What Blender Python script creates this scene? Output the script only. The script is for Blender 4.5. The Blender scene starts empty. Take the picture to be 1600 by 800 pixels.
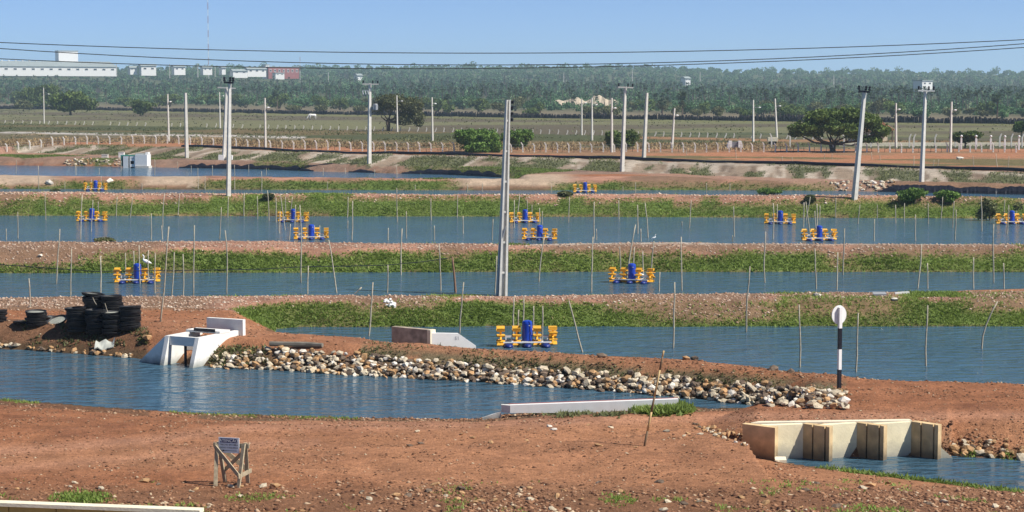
import bpy, math, random
import numpy as np
from mathutils import Vector, Matrix, Euler
from mathutils.bvhtree import BVHTree

# ------------------------------------------------------------------ camera, sky, sun, exposure
sc = bpy.context.scene
COL = sc.collection
F, CX, CY, HORIZ, CAMZ = 3000.0, 800.0, 400.0, 146.0, 10.5
TH = math.atan((CY - HORIZ) / F)
cam_d = bpy.data.cameras.new('camera'); cam = bpy.data.objects.new('camera', cam_d); COL.objects.link(cam)
cam.location = (0, 0, CAMZ); cam.rotation_euler = (math.pi / 2 - TH, 0, 0)
cam_d.sensor_fit = 'HORIZONTAL'; cam_d.sensor_width = 36.0; cam_d.lens = F / 1600.0 * 36.0
cam_d.clip_start = 0.5; cam_d.clip_end = 20000
sc.camera = cam

SUN_EL, SUN_AZ = math.radians(48), math.radians(-19)     # azimuth measured from +X, negative = towards the camera
sd_ = Vector((math.cos(SUN_EL) * math.cos(SUN_AZ), math.cos(SUN_EL) * math.sin(SUN_AZ), math.sin(SUN_EL)))
sun_d = bpy.data.lights.new('sun', 'SUN'); sun_d.energy = 5.0; sun_d.angle = math.radians(0.5); sun_d.color = (1.0, 0.955, 0.88)
sun = bpy.data.objects.new('sun', sun_d); COL.objects.link(sun)
sun.rotation_euler = sd_.to_track_quat('Z', 'Y').to_euler(); sun.location = (60, -20, 90)
w = bpy.data.worlds.new('World'); sc.world = w; w.use_nodes = True
wt = w.node_tree; wt.nodes.clear()
sky = wt.nodes.new('ShaderNodeTexSky'); sky.sky_type = 'NISHITA'; sky.sun_disc = False
sky.sun_elevation = SUN_EL; sky.sun_rotation = math.atan2(sd_.x, sd_.y)
sky.altitude = 0; sky.air_density = 0.34; sky.dust_density = 0.12; sky.ozone_density = 6.0
bg = wt.nodes.new('ShaderNodeBackground'); bg.inputs[1].default_value = 0.108
wo = wt.nodes.new('ShaderNodeOutputWorld')
wt.links.new(sky.outputs[0], bg.inputs[0]); wt.links.new(bg.outputs[0], wo.inputs[0])
sc.view_settings.view_transform = 'Standard'; sc.view_settings.look = 'None'
sc.view_settings.exposure = 0.42; sc.view_settings.gamma = 1.0; sc.view_settings.use_curve_mapping = False
sc.render.engine = 'CYCLES'
sc.cycles.max_bounces = 5; sc.cycles.diffuse_bounces = 2; sc.cycles.glossy_bounces = 3; sc.cycles.volume_bounces = 1
sc.cycles.transparent_max_bounces = 6
sc.cycles.use_denoising = True

# ------------------------------------------------------------------ geometry helpers
ST, CT = math.sin(TH), math.cos(TH)
def ray(px, py):
    a, b = (px - CX) / F, (CY - py) / F
    return Vector((a, CT + b * ST, -ST + b * CT))
def U(px, py, z=0.0):                       # where the sight line through a picture point meets height z
    d = ray(px, py); t = (z - CAMZ) / d.z
    return Vector((d.x * t, d.y * t, z))
def UD(px, py, Y):                          # the same sight line at distance Y
    d = ray(px, py); t = Y / d.y
    return Vector((d.x * t, Y, CAMZ + d.z * t))
def proj(X, Y, Z):
    dz = Z - CAMZ
    dep = Y * CT - dz * ST; up = Y * ST + dz * CT
    return CX + F * X / dep, CY - F * up / dep

rnd = random.Random(7)
rng = np.random.default_rng(11)
def vhash(ix, iy, seed):
    h = (ix.astype(np.int64) * 374761393 + iy.astype(np.int64) * 668265263 + seed * 974711) & 0x7fffffff
    h = ((h ^ (h >> 13)) * 1274126177) & 0x7fffffff
    return ((h ^ (h >> 16)) & 0xffff) / 65535.0
def vnoise(x, y, seed=0):
    ix, iy = np.floor(x), np.floor(y); fx, fy = x - ix, y - iy
    fx = fx * fx * (3 - 2 * fx); fy = fy * fy * (3 - 2 * fy)
    a = vhash(ix, iy, seed); b = vhash(ix + 1, iy, seed); c = vhash(ix, iy + 1, seed); d = vhash(ix + 1, iy + 1, seed)
    return (a * (1 - fx) + b * fx) * (1 - fy) + (c * (1 - fx) + d * fx) * fy
def fbm(x, y, seed=0, o=4):
    s = 0; amp = 0.5; tot = 0
    for i in range(o):
        s = s + amp * vnoise(x * 2 ** i, y * 2 ** i, seed + i * 17); tot += amp; amp *= 0.5
    return s / tot
def sstep(a, b, x):
    t = np.clip((x - a) / (b - a), 0, 1); return t * t * (3 - 2 * t)

# ------------------------------------------------------------------ materials
MATS = {}
def principled(name, col, rough=0.7, metal=0.0, var=0.15, scale=6.0, bump=0.0, bscale=20.0, obj=True, spec=0.3, stain=None):
    if name in MATS: return MATS[name]
    m = bpy.data.materials.new(name); m.use_nodes = True; nt = m.node_tree; N = nt.nodes; L = nt.links
    b = N['Principled BSDF']; b.inputs['Roughness'].default_value = rough; b.inputs['Metallic'].default_value = metal
    b.inputs['Specular IOR Level'].default_value = spec
    tc = N.new('ShaderNodeTexCoord'); nz = N.new('ShaderNodeTexNoise'); nz.inputs['Scale'].default_value = scale; nz.inputs['Detail'].default_value = 5
    src = tc.outputs['Object']
    L.new(src, nz.inputs['Vector'])
    mx = N.new('ShaderNodeMix'); mx.data_type = 'RGBA'
    c = Vector(col)
    mx.inputs[6].default_value = (*[max(0, v * (1 - var)) for v in c], 1); mx.inputs[7].default_value = (*[min(1, v * (1 + var)) for v in c], 1)
    mr = N.new('ShaderNodeMapRange'); mr.inputs[1].default_value = 0.3; mr.inputs[2].default_value = 0.7
    L.new(nz.outputs[0], mr.inputs[0]); L.new(mr.outputs[0], mx.inputs[0])
    out = mx.outputs[2]
    oi = N.new('ShaderNodeObjectInfo'); hsv = N.new('ShaderNodeHueSaturation')
    mr2 = N.new('ShaderNodeMapRange'); mr2.inputs[3].default_value = 1 - var * 0.6; mr2.inputs[4].default_value = 1 + var * 0.6
    L.new(oi.outputs['Random'], mr2.inputs[0]); L.new(mr2.outputs[0], hsv.inputs['Value']); L.new(out, hsv.inputs['Color']); out = hsv.outputs[0]
    if stain:                                # (colour, z low, z high): a tide mark below a given world height
        ge = N.new('ShaderNodeNewGeometry'); sx = N.new('ShaderNodeSeparateXYZ'); L.new(ge.outputs['Position'], sx.inputs[0])
        n2 = N.new('ShaderNodeTexNoise'); n2.inputs['Scale'].default_value = 3.0; n2.inputs['Detail'].default_value = 6; L.new(ge.outputs['Position'], n2.inputs['Vector'])
        ad = N.new('ShaderNodeMath'); ad.operation = 'MULTIPLY_ADD'; ad.inputs[1].default_value = 0.5; L.new(n2.outputs[0], ad.inputs[0]); L.new(sx.outputs[2], ad.inputs[2])
        m3 = N.new('ShaderNodeMapRange'); m3.inputs[1].default_value = stain[1] + 0.25; m3.inputs[2].default_value = stain[2] + 0.25
        m3.inputs[3].default_value = 0.85; m3.inputs[4].default_value = 0.0; L.new(ad.outputs[0], m3.inputs[0])
        m4 = N.new('ShaderNodeMix'); m4.data_type = 'RGBA'; L.new(m3.outputs[0], m4.inputs[0]); L.new(out, m4.inputs[6]); m4.inputs[7].default_value = (*stain[0], 1); out = m4.outputs[2]
    L.new(out, b.inputs['Base Color'])
    if bump:
        n3 = N.new('ShaderNodeTexNoise'); n3.inputs['Scale'].default_value = bscale; n3.inputs['Detail'].default_value = 6; L.new(src, n3.inputs['Vector'])
        bp = N.new('ShaderNodeBump'); bp.inputs['Strength'].default_value = bump; bp.inputs['Distance'].default_value = 0.05
        L.new(n3.outputs[0], bp.inputs['Height']); L.new(bp.outputs[0], b.inputs['Normal'])
    MATS[name] = m; return m

def leafy(name, dark, light, dry=None, trans=0.25, rough=0.6):
    if name in MATS: return MATS[name]
    m = bpy.data.materials.new(name); m.use_nodes = True; nt = m.node_tree; N = nt.nodes; L = nt.links
    b = N['Principled BSDF']; b.inputs['Roughness'].default_value = rough; b.inputs['Specular IOR Level'].default_value = 0.2
    at = N.new('ShaderNodeAttribute'); at.attribute_name = 'rnd'
    cr = N.new('ShaderNodeValToRGB'); e = cr.color_ramp.elements
    e[0].position = 0.05; e[0].color = (*dark, 1); e[1].position = 0.85; e[1].color = (*light, 1)
    if dry: x = e.new(1.0); x.color = (*dry, 1)
    L.new(at.outputs['Fac'], cr.inputs[0])
    oi = N.new('ShaderNodeObjectInfo'); hsv = N.new('ShaderNodeHueSaturation'); mr = N.new('ShaderNodeMapRange')
    mr.inputs[3].default_value = 0.8; mr.inputs[4].default_value = 1.2; L.new(oi.outputs['Random'], mr.inputs[0]); L.new(mr.outputs[0], hsv.inputs['Value'])
    L.new(cr.outputs[0], hsv.inputs['Color']); L.new(hsv.outputs[0], b.inputs['Base Color'])
    tr = N.new('ShaderNodeBsdfTranslucent'); L.new(hsv.outputs[0], tr.inputs[0])
    ms = N.new('ShaderNodeMixShader'); ms.inputs[0].default_value = trans
    L.new(b.outputs[0], ms.inputs[1]); L.new(tr.outputs[0], ms.inputs[2]); L.new(ms.outputs[0], N['Material Output'].inputs[0])
    MATS[name] = m; return m

def ground_mat():
    m = bpy.data.materials.new('ground_soil'); m.use_nodes = True; nt = m.node_tree; N = nt.nodes; L = nt.links
    b = N['Principled BSDF']; b.inputs['Roughness'].default_value = 0.92; b.inputs['Specular IOR Level'].default_value = 0.12
    at = N.new('ShaderNodeAttribute'); at.attribute_name = 'tint'
    ge = N.new('ShaderNodeNewGeometry')
    val = None
    for s, lo, hi in ((0.9, 0.80, 1.18), (5.0, 0.78, 1.2), (22.0, 0.62, 1.34)):
        nz = N.new('ShaderNodeTexNoise'); nz.inputs['Scale'].default_value = s; nz.inputs['Detail'].default_value = 4; L.new(ge.outputs['Position'], nz.inputs['Vector'])
        mr = N.new('ShaderNodeMapRange'); mr.inputs[1].default_value = 0.3; mr.inputs[2].default_value = 0.7; mr.inputs[3].default_value = lo; mr.inputs[4].default_value = hi
        L.new(nz.outputs[0], mr.inputs[0])
        if val is None: val = mr.outputs[0]
        else:
            mm = N.new('ShaderNodeMath'); mm.operation = 'MULTIPLY'; L.new(val, mm.inputs[0]); L.new(mr.outputs[0], mm.inputs[1]); val = mm.outputs[0]
    vm = N.new('ShaderNodeVectorMath'); vm.operation = 'SCALE'; L.new(at.outputs['Color'], vm.inputs[0]); L.new(val, vm.inputs['Scale'])
    L.new(vm.outputs[0], b.inputs['Base Color'])
    n3 = N.new('ShaderNodeTexNoise'); n3.inputs['Scale'].default_value = 9; n3.inputs['Detail'].default_value = 8; n3.inputs['Roughness'].default_value = 0.7; L.new(ge.outputs['Position'], n3.inputs['Vector'])
    bp = N.new('ShaderNodeBump'); bp.inputs['Strength'].default_value = 0.7; bp.inputs['Distance'].default_value = 0.12
    L.new(n3.outputs[0], bp.inputs['Height']); L.new(bp.outputs[0], b.inputs['Normal'])
    return m

def water_mat(name, col, amp=1.0):
    m = bpy.data.materials.new(name); m.use_nodes = True; nt = m.node_tree; N = nt.nodes; L = nt.links
    b = N['Principled BSDF']; b.inputs['Roughness'].default_value = 0.12; b.inputs['IOR'].default_value = 1.33
    b.inputs['Specular IOR Level'].default_value = 0.5
    ge = N.new('ShaderNodeNewGeometry')
    big = N.new('ShaderNodeTexNoise'); big.inputs['Scale'].default_value = 0.12; big.inputs['Detail'].default_value = 3; L.new(ge.outputs['Position'], big.inputs['Vector'])
    mx = N.new('ShaderNodeMix'); mx.data_type = 'RGBA'
    mx.inputs[6].default_value = (*[v * 0.75 for v in col], 1); mx.inputs[7].default_value = (*[v * 1.25 for v in col], 1)
    L.new(big.outputs[0], mx.inputs[0]); L.new(mx.outputs[2], b.inputs['Base Color'])
    prev = None
    for sx, sy, dist, st in ((0.75, 1.7, 0.34, 1.0), (2.2, 4.5, 0.06, 1.0), (6.0, 10.0, 0.014, 1.0)):
        mp = N.new('ShaderNodeMapping'); mp.inputs['Scale'].default_value = (sx, sy, 1); mp.inputs['Rotation'].default_value = (0, 0, 0.25)
        L.new(ge.outputs['Position'], mp.inputs['Vector'])
        nz = N.new('ShaderNodeTexNoise'); nz.inputs['Scale'].default_value = 1.0; nz.inputs['Detail'].default_value = 3; nz.inputs['Distortion'].default_value = 0.4
        L.new(mp.outputs[0], nz.inputs['Vector'])
        bp = N.new('ShaderNodeBump'); bp.inputs['Strength'].default_value = st; bp.inputs['Distance'].default_value = dist * amp
        L.new(nz.outputs[0], bp.inputs['Height'])
        if prev: L.new(prev, bp.inputs['Normal'])
        prev = bp.outputs[0]
    L.new(prev, b.inputs['Normal'])
    return m

# ------------------------------------------------------------------ objects
def setp(o, label=None, cat=None, group=None, kind=None):
    if label: o['label'] = label
    if cat: o['category'] = cat
    if group: o['group'] = group
    if kind: o['kind'] = kind
    return o
def thing(name, label, cat, loc=(0, 0, 0), rz=0.0, group=None, kind=None):
    o = bpy.data.objects.new(name, None); COL.objects.link(o); o.empty_display_size = 0.2
    o.location = loc; o.rotation_euler = (0, 0, rz)
    return setp(o, label, cat, group, kind)
def link(name, me, parent=None, loc=None, rot=None, scale=None):
    o = bpy.data.objects.new(name, me); COL.objects.link(o)
    if parent: o.parent = parent
    if loc is not None: o.location = loc
    if rot is not None: o.rotation_euler = rot
    if scale is not None: o.scale = scale
    return o
def mesh_np(name, V, Fc, mat=None, rndf=None, smooth=False, tint=None):
    """V (n,3); Fc (m,k) one polygon size"""
    V = np.asarray(V, dtype=np.float32); Fc = np.asarray(Fc, dtype=np.int32)
    me = bpy.data.meshes.new(name); n, k = Fc.shape
    me.vertices.add(len(V)); me.vertices.foreach_set('co', V.ravel())
    me.loops.add(n * k); me.loops.foreach_set('vertex_index', Fc.ravel())
    me.polygons.add(n); me.polygons.foreach_set('loop_start', np.arange(0, n * k, k, dtype=np.int32))
    me.polygons.foreach_set('loop_total', np.full(n, k, dtype=np.int32))
    if smooth: me.polygons.foreach_set('use_smooth', np.ones(n, dtype=bool))
    me.update(calc_edges=True)
    if rndf is not None:
        a = me.attributes.new('rnd', 'FLOAT', 'FACE'); a.data.foreach_set('value', np.asarray(rndf, dtype=np.float32))
    if tint is not None:
        a = me.attributes.new('tint', 'FLOAT_COLOR', 'POINT'); c = np.ones((len(V), 4), dtype=np.float32); c[:, :3] = tint; a.data.foreach_set('color', c.ravel())
    if mat: me.materials.append(mat)
    return me
class MB:
    def __init__(s): s.v = []; s.f = []
    def add(s, vs, fs):
        o = len(s.v); s.v += [tuple(v) for v in vs]; s.f += [tuple(i + o for i in f) for f in fs]; return s
    def prism(s, pts0, pts1):               # two rings of equal length joined
        n = len(pts0); fs = [tuple(range(n - 1, -1, -1)), tuple(range(n, 2 * n))] + [(i, (i + 1) % n, n + (i + 1) % n, n + i) for i in range(n)]
        return s.add(list(pts0) + list(pts1), fs)
    def box(s, c, d, rz=0.0, rx=0.0, ry=0.0):
        M = Matrix.Translation(c) @ Matrix.Rotation(rz, 4, 'Z') @ Matrix.Rotation(ry, 4, 'Y') @ Matrix.Rotation(rx, 4, 'X')
        x, y, z = d[0] / 2, d[1] / 2, d[2] / 2
        P = [M @ Vector(p) for p in ((-x, -y, -z), (x, -y, -z), (x, y, -z), (-x, y, -z), (-x, -y, z), (x, -y, z), (x, y, z), (-x, y, z))]
        return s.add(P, [(3, 2, 1, 0), (4, 5, 6, 7), (0, 1, 5, 4), (1, 2, 6, 5), (2, 3, 7, 6), (3, 0, 4, 7)])
    def bar(s, a, b, wx, wy=None):
        a, b = Vector(a), Vector(b); wy = wy or wx; d = (b - a).normalized()
        u = d.cross(Vector((0, 0, 1))); u = u.normalized() if u.length > 1e-3 else Vector((1, 0, 0)); v = d.cross(u)
        q = [(-1, -1), (1, -1), (1, 1), (-1, 1)]
        return s.prism([a + u * i * wx / 2 + v * j * wy / 2 for i, j in q], [b + u * i * wx / 2 + v * j * wy / 2 for i, j in q])
    def tube(s, pts, rad, n=6):
        pts = [Vector(p) for p in pts]; rad = rad if hasattr(rad, '__len__') else [rad] * len(pts); rings = []
        ref = None
        for i, p in enumerate(pts):
            d = (pts[min(i + 1, len(pts) - 1)] - pts[max(i - 1, 0)]).normalized()
            if ref is None: ref = d.cross(Vector((0.3, 1, 0.2))); ref.normalize()
            u = (ref - d * ref.dot(d)).normalized(); v = d.cross(u); ref = u
            rings.append([p + (u * math.cos(k * 2 * math.pi / n) + v * math.sin(k * 2 * math.pi / n)) * rad[i] for k in range(n)])
        vs = [p for r in rings for p in r]; fs = []
        for i in range(len(rings) - 1):
            for k in range(n):
                a = i * n + k; b = i * n + (k + 1) % n; fs.append((a, b, b + n, a + n))
        fs.append(tuple(range(n - 1, -1, -1))); fs.append(tuple((len(rings) - 1) * n + k for k in range(n)))
        return s.add(vs, fs)
    def lathe(s, prof, n=16, c=(0, 0, 0), axis='Z', cap=True):
        vs = []; fs = []
        for r, h in prof:
            for k in range(n):
                t = 2 * math.pi * k / n; x, y = r * math.cos(t), r * math.sin(t)
                vs.append((c[0] + x, c[1] + y, c[2] + h) if axis == 'Z' else (c[0] + h, c[1] + x, c[2] + y))
        for i in range(len(prof) - 1):
            for k in range(n):
                a = i * n + k; b = i * n + (k + 1) % n; fs.append((a, b, b + n, a + n))
        if cap: fs.append(tuple(range(n - 1, -1, -1))); fs.append(tuple((len(prof) - 1) * n + k for k in range(n)))
        return s.add(vs, fs)
    def mesh(s, name, mat, smooth=False):
        me = bpy.data.meshes.new(name); me.from_pydata(s.v, [], s.f)
        if smooth: me.polygons.foreach_set('use_smooth', np.ones(len(me.polygons), dtype=bool))
        me.update(); me.materials.append(mat); return me
    def build(s, name, mat, parent=None, smooth=False, **k):
        return link(name, s.mesh(name, mat, smooth), parent, **k)
def copy_tree(o, parent=None):
    c = o.copy(); COL.objects.link(c)
    if parent: c.parent = parent
    for ch in list(o.children): copy_tree(ch, c)
    return c
def rock_mesh(name, mat, seed, sub=1, squash=(1, 0.8, 0.65), rough=0.25):
    import bmesh
    r = random.Random(seed); bm = bmesh.new(); bmesh.ops.create_icosphere(bm, subdivisions=sub, radius=1.0)
    ax = [(Vector((r.gauss(0, 1), r.gauss(0, 1), r.gauss(0, 1))).normalized(), r.uniform(0.42, 0.85)) for _ in range(8)]
    for v in bm.verts:
        p = v.co.copy()
        for n, d in ax:                       # cut facets
            t = p.dot(n)
            if t > d: p -= n * (t - d)
        p *= 1 + r.uniform(-rough, rough) * 0.4
        v.co = Vector((p.x * squash[0], p.y * squash[1], p.z * squash[2]))
    me = bpy.data.meshes.new(name); bm.to_mesh(me); bm.free(); me.materials.append(mat); return me
# ------------------------------------------------------------------ the land: ponds cut into a height field
PXL = [-900, 0, 200, 400, 600, 800, 1000, 1200, 1400, 1600, 2500]
def shore(pts, z, dy=0.0):
    out = []
    for px, py in pts:
        p = U(px, py, z); out.append((p.x, p.y + dy))
    return out
FAR_E = [(428, 514), (470, 511), (800, 510), (1200, 510), (1600, 510), (2500, 510)]
NEAR_E = [(428, 515), (500, 520), (575, 525), (660, 534), (740, 543), (860, 551), (1000, 559), (1100, 564), (1200, 573), (1300, 583), (1400, 590), (1500, 595), (1600, 598), (2500, 612)]
FAR_D = [(-900, 427), (0, 427), (800, 425), (1600, 425), (2500, 425)]
NEAR_D = [(-900, 465), (0, 463), (400, 460), (800, 459.5), (1200, 456), (1600, 451), (2500, 446)]
FAR_C = [(-900, 336), (0, 337), (800, 338.5), (1600, 341.5), (2500, 345)]
NEAR_C = [(-900, 376), (0, 377), (400, 376), (800, 379), (1200, 380), (1600, 381), (2500, 384)]
FAR_B = [(-900, 294), (0, 295), (400, 296.5), (800, 297.5), (1100, 297), (1300, 298), (1450, 301), (1600, 304), (2500, 318)]
NEAR_B = [(-900, 298.5), (0, 299.5), (400, 301.5), (800, 303), (1200, 303.5), (1400, 305), (1600, 308), (2500, 322)]
FAR_A = [(-900, 254), (0, 258), (200, 260.5), (300, 262.5), (420, 265), (500, 268), (620, 271), (700, 273), (800, 278)]
NEAR_A = [(-900, 272), (0, 274), (400, 276.5), (700, 278.5), (800, 279.5)]
FAR_1 = [(-900, 520), (-300, 531), (0, 545), (110, 552), (210, 560), (310, 571), (430, 578), (520, 584), (600, 588), (700, 594), (800, 600), (900, 607), (1000, 615), (1100, 624), (1200, 634)]
NEAR_1 = [(-900, 612), (-300, 616), (0, 624), (60, 629), (130, 634), (300, 645), (550, 653), (740, 655), (790, 647), (900, 640), (1000, 635), (1070, 634), (1110, 638), (1200, 637)]
FAR_2 = [(1203, 712), (1480, 712), (1600, 719), (2500, 760)]
NEAR_2 = [(1203, 717), (1235, 723), (1290, 732), (1400, 745), (1500, 757), (1600, 769), (2500, 850)]
PONDS = {
    'e': (shore(FAR_E, 0), shore(NEAR_E, 0.9, 1.9)),
    'd': (shore(FAR_D, 0), shore(NEAR_D, 1.0, 2.1)),
    'c': (shore(FAR_C, 0), shore(NEAR_C, 1.2, 2.5)),
    'b': (shore(FAR_B, 0), shore(NEAR_B, 1.6, 3.4)),
    'a': (shore(FAR_A, 0), shore(NEAR_A, 1.0, 2.2)),
    'one': (shore(FAR_1, 0), shore(NEAR_1, 0.0, 0.0)),
    'two': (shore(FAR_2, 0), shore(NEAR_2, 0.0, 0.0)),
}
def poly(n): f, q = PONDS[n]; return np.array(list(f) + list(reversed(q)))
def sdist(P, x, y):
    n = len(P); d = np.full(x.shape, 1e9); ins = np.zeros(x.shape, bool)
    for i in range(n):
        ax, ay = P[i]; bx, by = P[(i + 1) % n]; ex, ey = bx - ax, by - ay
        L2 = ex * ex + ey * ey + 1e-12
        t = np.clip(((x - ax) * ex + (y - ay) * ey) / L2, 0, 1)
        d = np.minimum(d, np.hypot(x - ax - t * ex, y - ay - t * ey))
        c = ((ay > y) != (by > y)) & (x < (bx - ax) * (y - ay) / (by - ay + 1e-12) + ax)
        ins ^= c
    return np.where(ins, -d, d)
def lineY(pts, z):                           # distance of a picture line (at height z) for a column
    xs = [p[0] for p in pts]; ys = [U(p[0], p[1], z).y for p in pts]
    return lambda px: np.interp(px, xs, ys)
EMB_B = lineY([(-900, 232), (0, 238), (200, 243), (300, 249), (400, 251), (560, 257), (800, 262), (1000, 270), (1200, 277), (1400, 282), (1600, 287), (2500, 300)], 1.0)
EMB_PTS = [(-900, 222), (0, 227), (200, 228), (300, 230), (400, 234), (560, 240), (800, 245), (1000, 250), (1200, 256), (1400, 262), (1600, 269), (2500, 290)]
EMB_T = lineY(EMB_PTS, 1.9)
FEN1 = lineY([(-900, 238), (0, 231), (110, 226), (270, 225), (340, 230), (440, 233), (600, 237), (800, 238), (1600, 238), (2500, 238)], 1.9)
FEN2 = lineY([(-900, 186), (0, 193), (500, 203), (1000, 213), (1250, 218), (1600, 221), (2500, 226)], 2.0)
WHIT = lineY([(-900, 200), (0, 207), (400, 213), (650, 222), (800, 227), (2500, 240)], 2.0)
WALL = lineY([(-900, 162), (0, 170), (400, 177), (800, 184), (1200, 189.5), (1600, 194), (2500, 204)], 2.0)
def forest_py(px): return np.interp(px, [-900, 0, 400, 800, 1200, 1600, 2500], [158, 162, 165, 172, 177, 180, 184])
def ridge_py(px): return np.interp(px, [-900, 0, 200, 480, 800, 1000, 1150, 1600, 2500], [104, 105, 110, 109, 108, 108, 114, 117, 118])
def zat(py, Y): return CAMZ + (HORIZ - py) / F * Y

def land(px, X, Y):
    h = 0.9 + 0.12 * (fbm(X * 0.15, Y * 0.15, 3) - 0.5)
    yb, yt, yf, yw = EMB_B(px), EMB_T(px), FEN1(px), WALL(px)
    h = np.where(Y > 84.5, 1.0, h); h = np.where(Y > 103, 1.2, h); h = np.where(Y > 142, 1.6, h); h = np.where(Y > 194, 1.0, h)
    t = np.clip((Y - yb) / (yt - yb), 0, 1); h = np.where(Y > 200, 1.0 + 0.9 * t, h)
    h = np.where(Y > yt, 1.9, h); h = np.where(Y > yf, 2.0, h)
    # beyond the dark fence the plain climbs to a wooded ridge
    yfo = yw * 1.3; zfo = zat(forest_py(px), yfo); yr = 2900.0; zr = zat(ridge_py(px), yr); ym = 1900.0; zm = zat(forest_py(px) * 0.45 + ridge_py(px) * 0.55, ym)
    far = np.where(Y < yfo, 2 + (zfo - 2) * np.clip((Y - yw) / (yfo - yw), 0, 1),
          np.where(Y < ym, zfo + (zm - zfo) * np.clip((Y - yfo) / (ym - yfo), 0, 1), zm + (zr - zm) * np.clip((Y - ym) / (yr - ym), 0, 1)))
    far = np.where(Y > yr, zr - (Y - yr) * 0.03, far)
    h = np.where(Y > yw, far, h)
    return h
pxs = np.concatenate([np.arange(-900, -60, 30), np.arange(-60, 1660, 5.0), np.arange(1660, 2520, 30)])
ys_img = np.concatenate([np.arange(1150, 800, -6), np.arange(800, 650, -2.4), np.arange(650, 450, -1.25), np.arange(450, 310, -1.15), np.arange(310, 292, -0.7), np.arange(292, 238, -0.42)])
Yr = 3000 * 9.6 / (ys_img - 146)
Yr = np.concatenate([Yr, np.arange(Yr[-1] + 4, 640, 6), np.geomspace(645, 2900, 60), np.geomspace(3000, 6000, 12)])
PXG, YG = np.meshgrid(pxs, Yr)
XG = (PXG - 800) / F * YG
def height(px, X, Y):
    sd = np.full(X.shape, 1e9); near = Y < 320
    xs, ys = X[near], Y[near]; s = np.full(xs.shape, 1e9); rip = np.full(xs.shape, 1e9); flat = np.zeros(xs.shape, bool)
    wob = 0.35 * (fbm(xs * 0.5, ys * 0.5, 91, 3) - 0.5) * np.clip(ys / 90, 0.5, 2)
    for k in PONDS:
        d = sdist(poly(k), xs, ys)
        s = np.minimum(s, d)
        if k in ('one', 'a'): rip = np.minimum(rip, np.abs(d))
        if k in ('one', 'two'):
            mid = [(p[0], p[1]) for p in PONDS[k][1]]; ym_ = np.interp(xs, [p[0] for p in mid], [p[1] for p in mid]); flat |= (ys < ym_ + 0.3) & (d < 9) & (xs > mid[0][0] - 0.9) & (xs < mid[-1][0] + 0.5)
    s = s + wob
    sd[near] = s
    h = land(px, X, Y)
    slope = np.full(X.shape, 0.46); sl = slope[near]; sl = np.where(rip < 3, 0.62, sl); sl = np.where(flat, 0.13, sl); slope[near] = sl
    a = sd * slope; k = 0.22                                     # smooth minimum
    hh = np.clip(0.5 + 0.5 * (h - a) / k, 0, 1); z = h * (1 - hh) + a * hh - k * hh * (1 - hh)
    z = np.where(sd < 0, -np.minimum(-sd * 0.45, 0.9) - 0.02, np.maximum(z, 0.02 + 0 * z) * 1.0)
    amp = np.clip(sd * 0.5, 0, 1)
    rough = np.where(Y < 320, 0.11, np.where(Y < 700, 0.15, 0.8))
    n = (fbm(X * 0.9, Y * 0.9, 5, 4) - 0.5) * rough + np.where(Y < 320, (fbm(X * 0.12, Y * 0.2, 9, 2) - 0.5) * 0.16, 0)
    z = z + n * amp
    # made ground behind the sluice wall
    wy = np.interp(px, [1160, 1255, 1339, 1424, 1490], [U(1160, 662.2, 1.0).y, U(1255, 662, 1.0).y, U(1339, 660.2, 1.0).y, U(1424, 658.6, 1.0).y, U(1490, 657.4, 1.0).y])
    back = (px > 1100) & (px < 1492) & (Y > wy + 0.12) & (Y < wy + 4)
    z = np.where(back, np.maximum(z, 0.93 - np.clip((1185 - px) / F * Y, 0, 9) * 0.35), z); sd = np.where(back, np.maximum(sd, 1.5), sd)
    # gullies on the raw embankment face
    yb, yt = EMB_B(px), EMB_T(px); on = np.clip(1 - np.abs((Y - (yb + yt) / 2) / ((yt - yb) * 0.62)), 0, 1) * (Y > 195) * (Y < 330)
    z = z - on * 0.6 * np.clip(fbm((X - 0.13 * Y) * 0.3, Y * 0.02, 23, 2) - 0.42, 0, 1) * 2
    return z, sd
ZG, SDG = height(PXG, XG, YG)

# --- what grows and lies where (albedo of soil, gravel, turf)
def mixc(c, col, m): return c * (1 - m[..., None]) + np.array(col) * m[..., None]
IX, IY = proj(XG, YG, ZG)
n1 = fbm(XG * 0.35, YG * 0.35, 31); n2 = fbm(XG * 1.3, YG * 1.3, 41); n3 = fbm(XG * 0.06, YG * 0.10, 51)
RED, DRED, PALE, TAN, BROWN = (0.30, 0.128, 0.062), (0.20, 0.082, 0.042), (0.44, 0.27, 0.18), (0.36, 0.24, 0.15), (0.15, 0.095, 0.055)
GREEN, OLIVE, DARKG = (0.105, 0.15, 0.035), (0.15, 0.135, 0.055), (0.035, 0.07, 0.02)
T = np.zeros(XG.shape + (3,)) + np.array(RED)
T = mixc(T, DRED, 0.7 * sstep(0.52, 0.68, n1)); T = mixc(T, (0.40, 0.20, 0.105), 0.6 * sstep(0.5, 0.66, n3))
fg = YG < 62
# wheel tracks on the near road, and the strip of rubble in front
trk = np.interp(PXG, [-900, 0, 200, 400, 700, 1000, 1200, 1600, 2500], [760, 705, 690, 667, 662, 655, 650, 650, 650])
track = np.exp(-((IY - trk) / 8.0) ** 2) + 0.7 * np.exp(-((IY - trk - 26) / 7.0) ** 2) * (PXG < 500)
T = mixc(T, (0.42, 0.215, 0.13), np.clip(track, 0, 1) * 0.7 * fg)
trk2 = trk + np.interp(PXG, [0, 600, 1200], [60, 62, 75])
T = mixc(T, (0.36, 0.165, 0.085), 0.6 * np.exp(-((IY - trk2) / 16.0) ** 2) * fg * sstep(0.35, 0.6, n1))
rub = sstep(742, 772, IY + 30 * (n1 - 0.5)) * fg
T = mixc(T, (0.19, 0.10, 0.055), 0.75 * rub)
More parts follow.
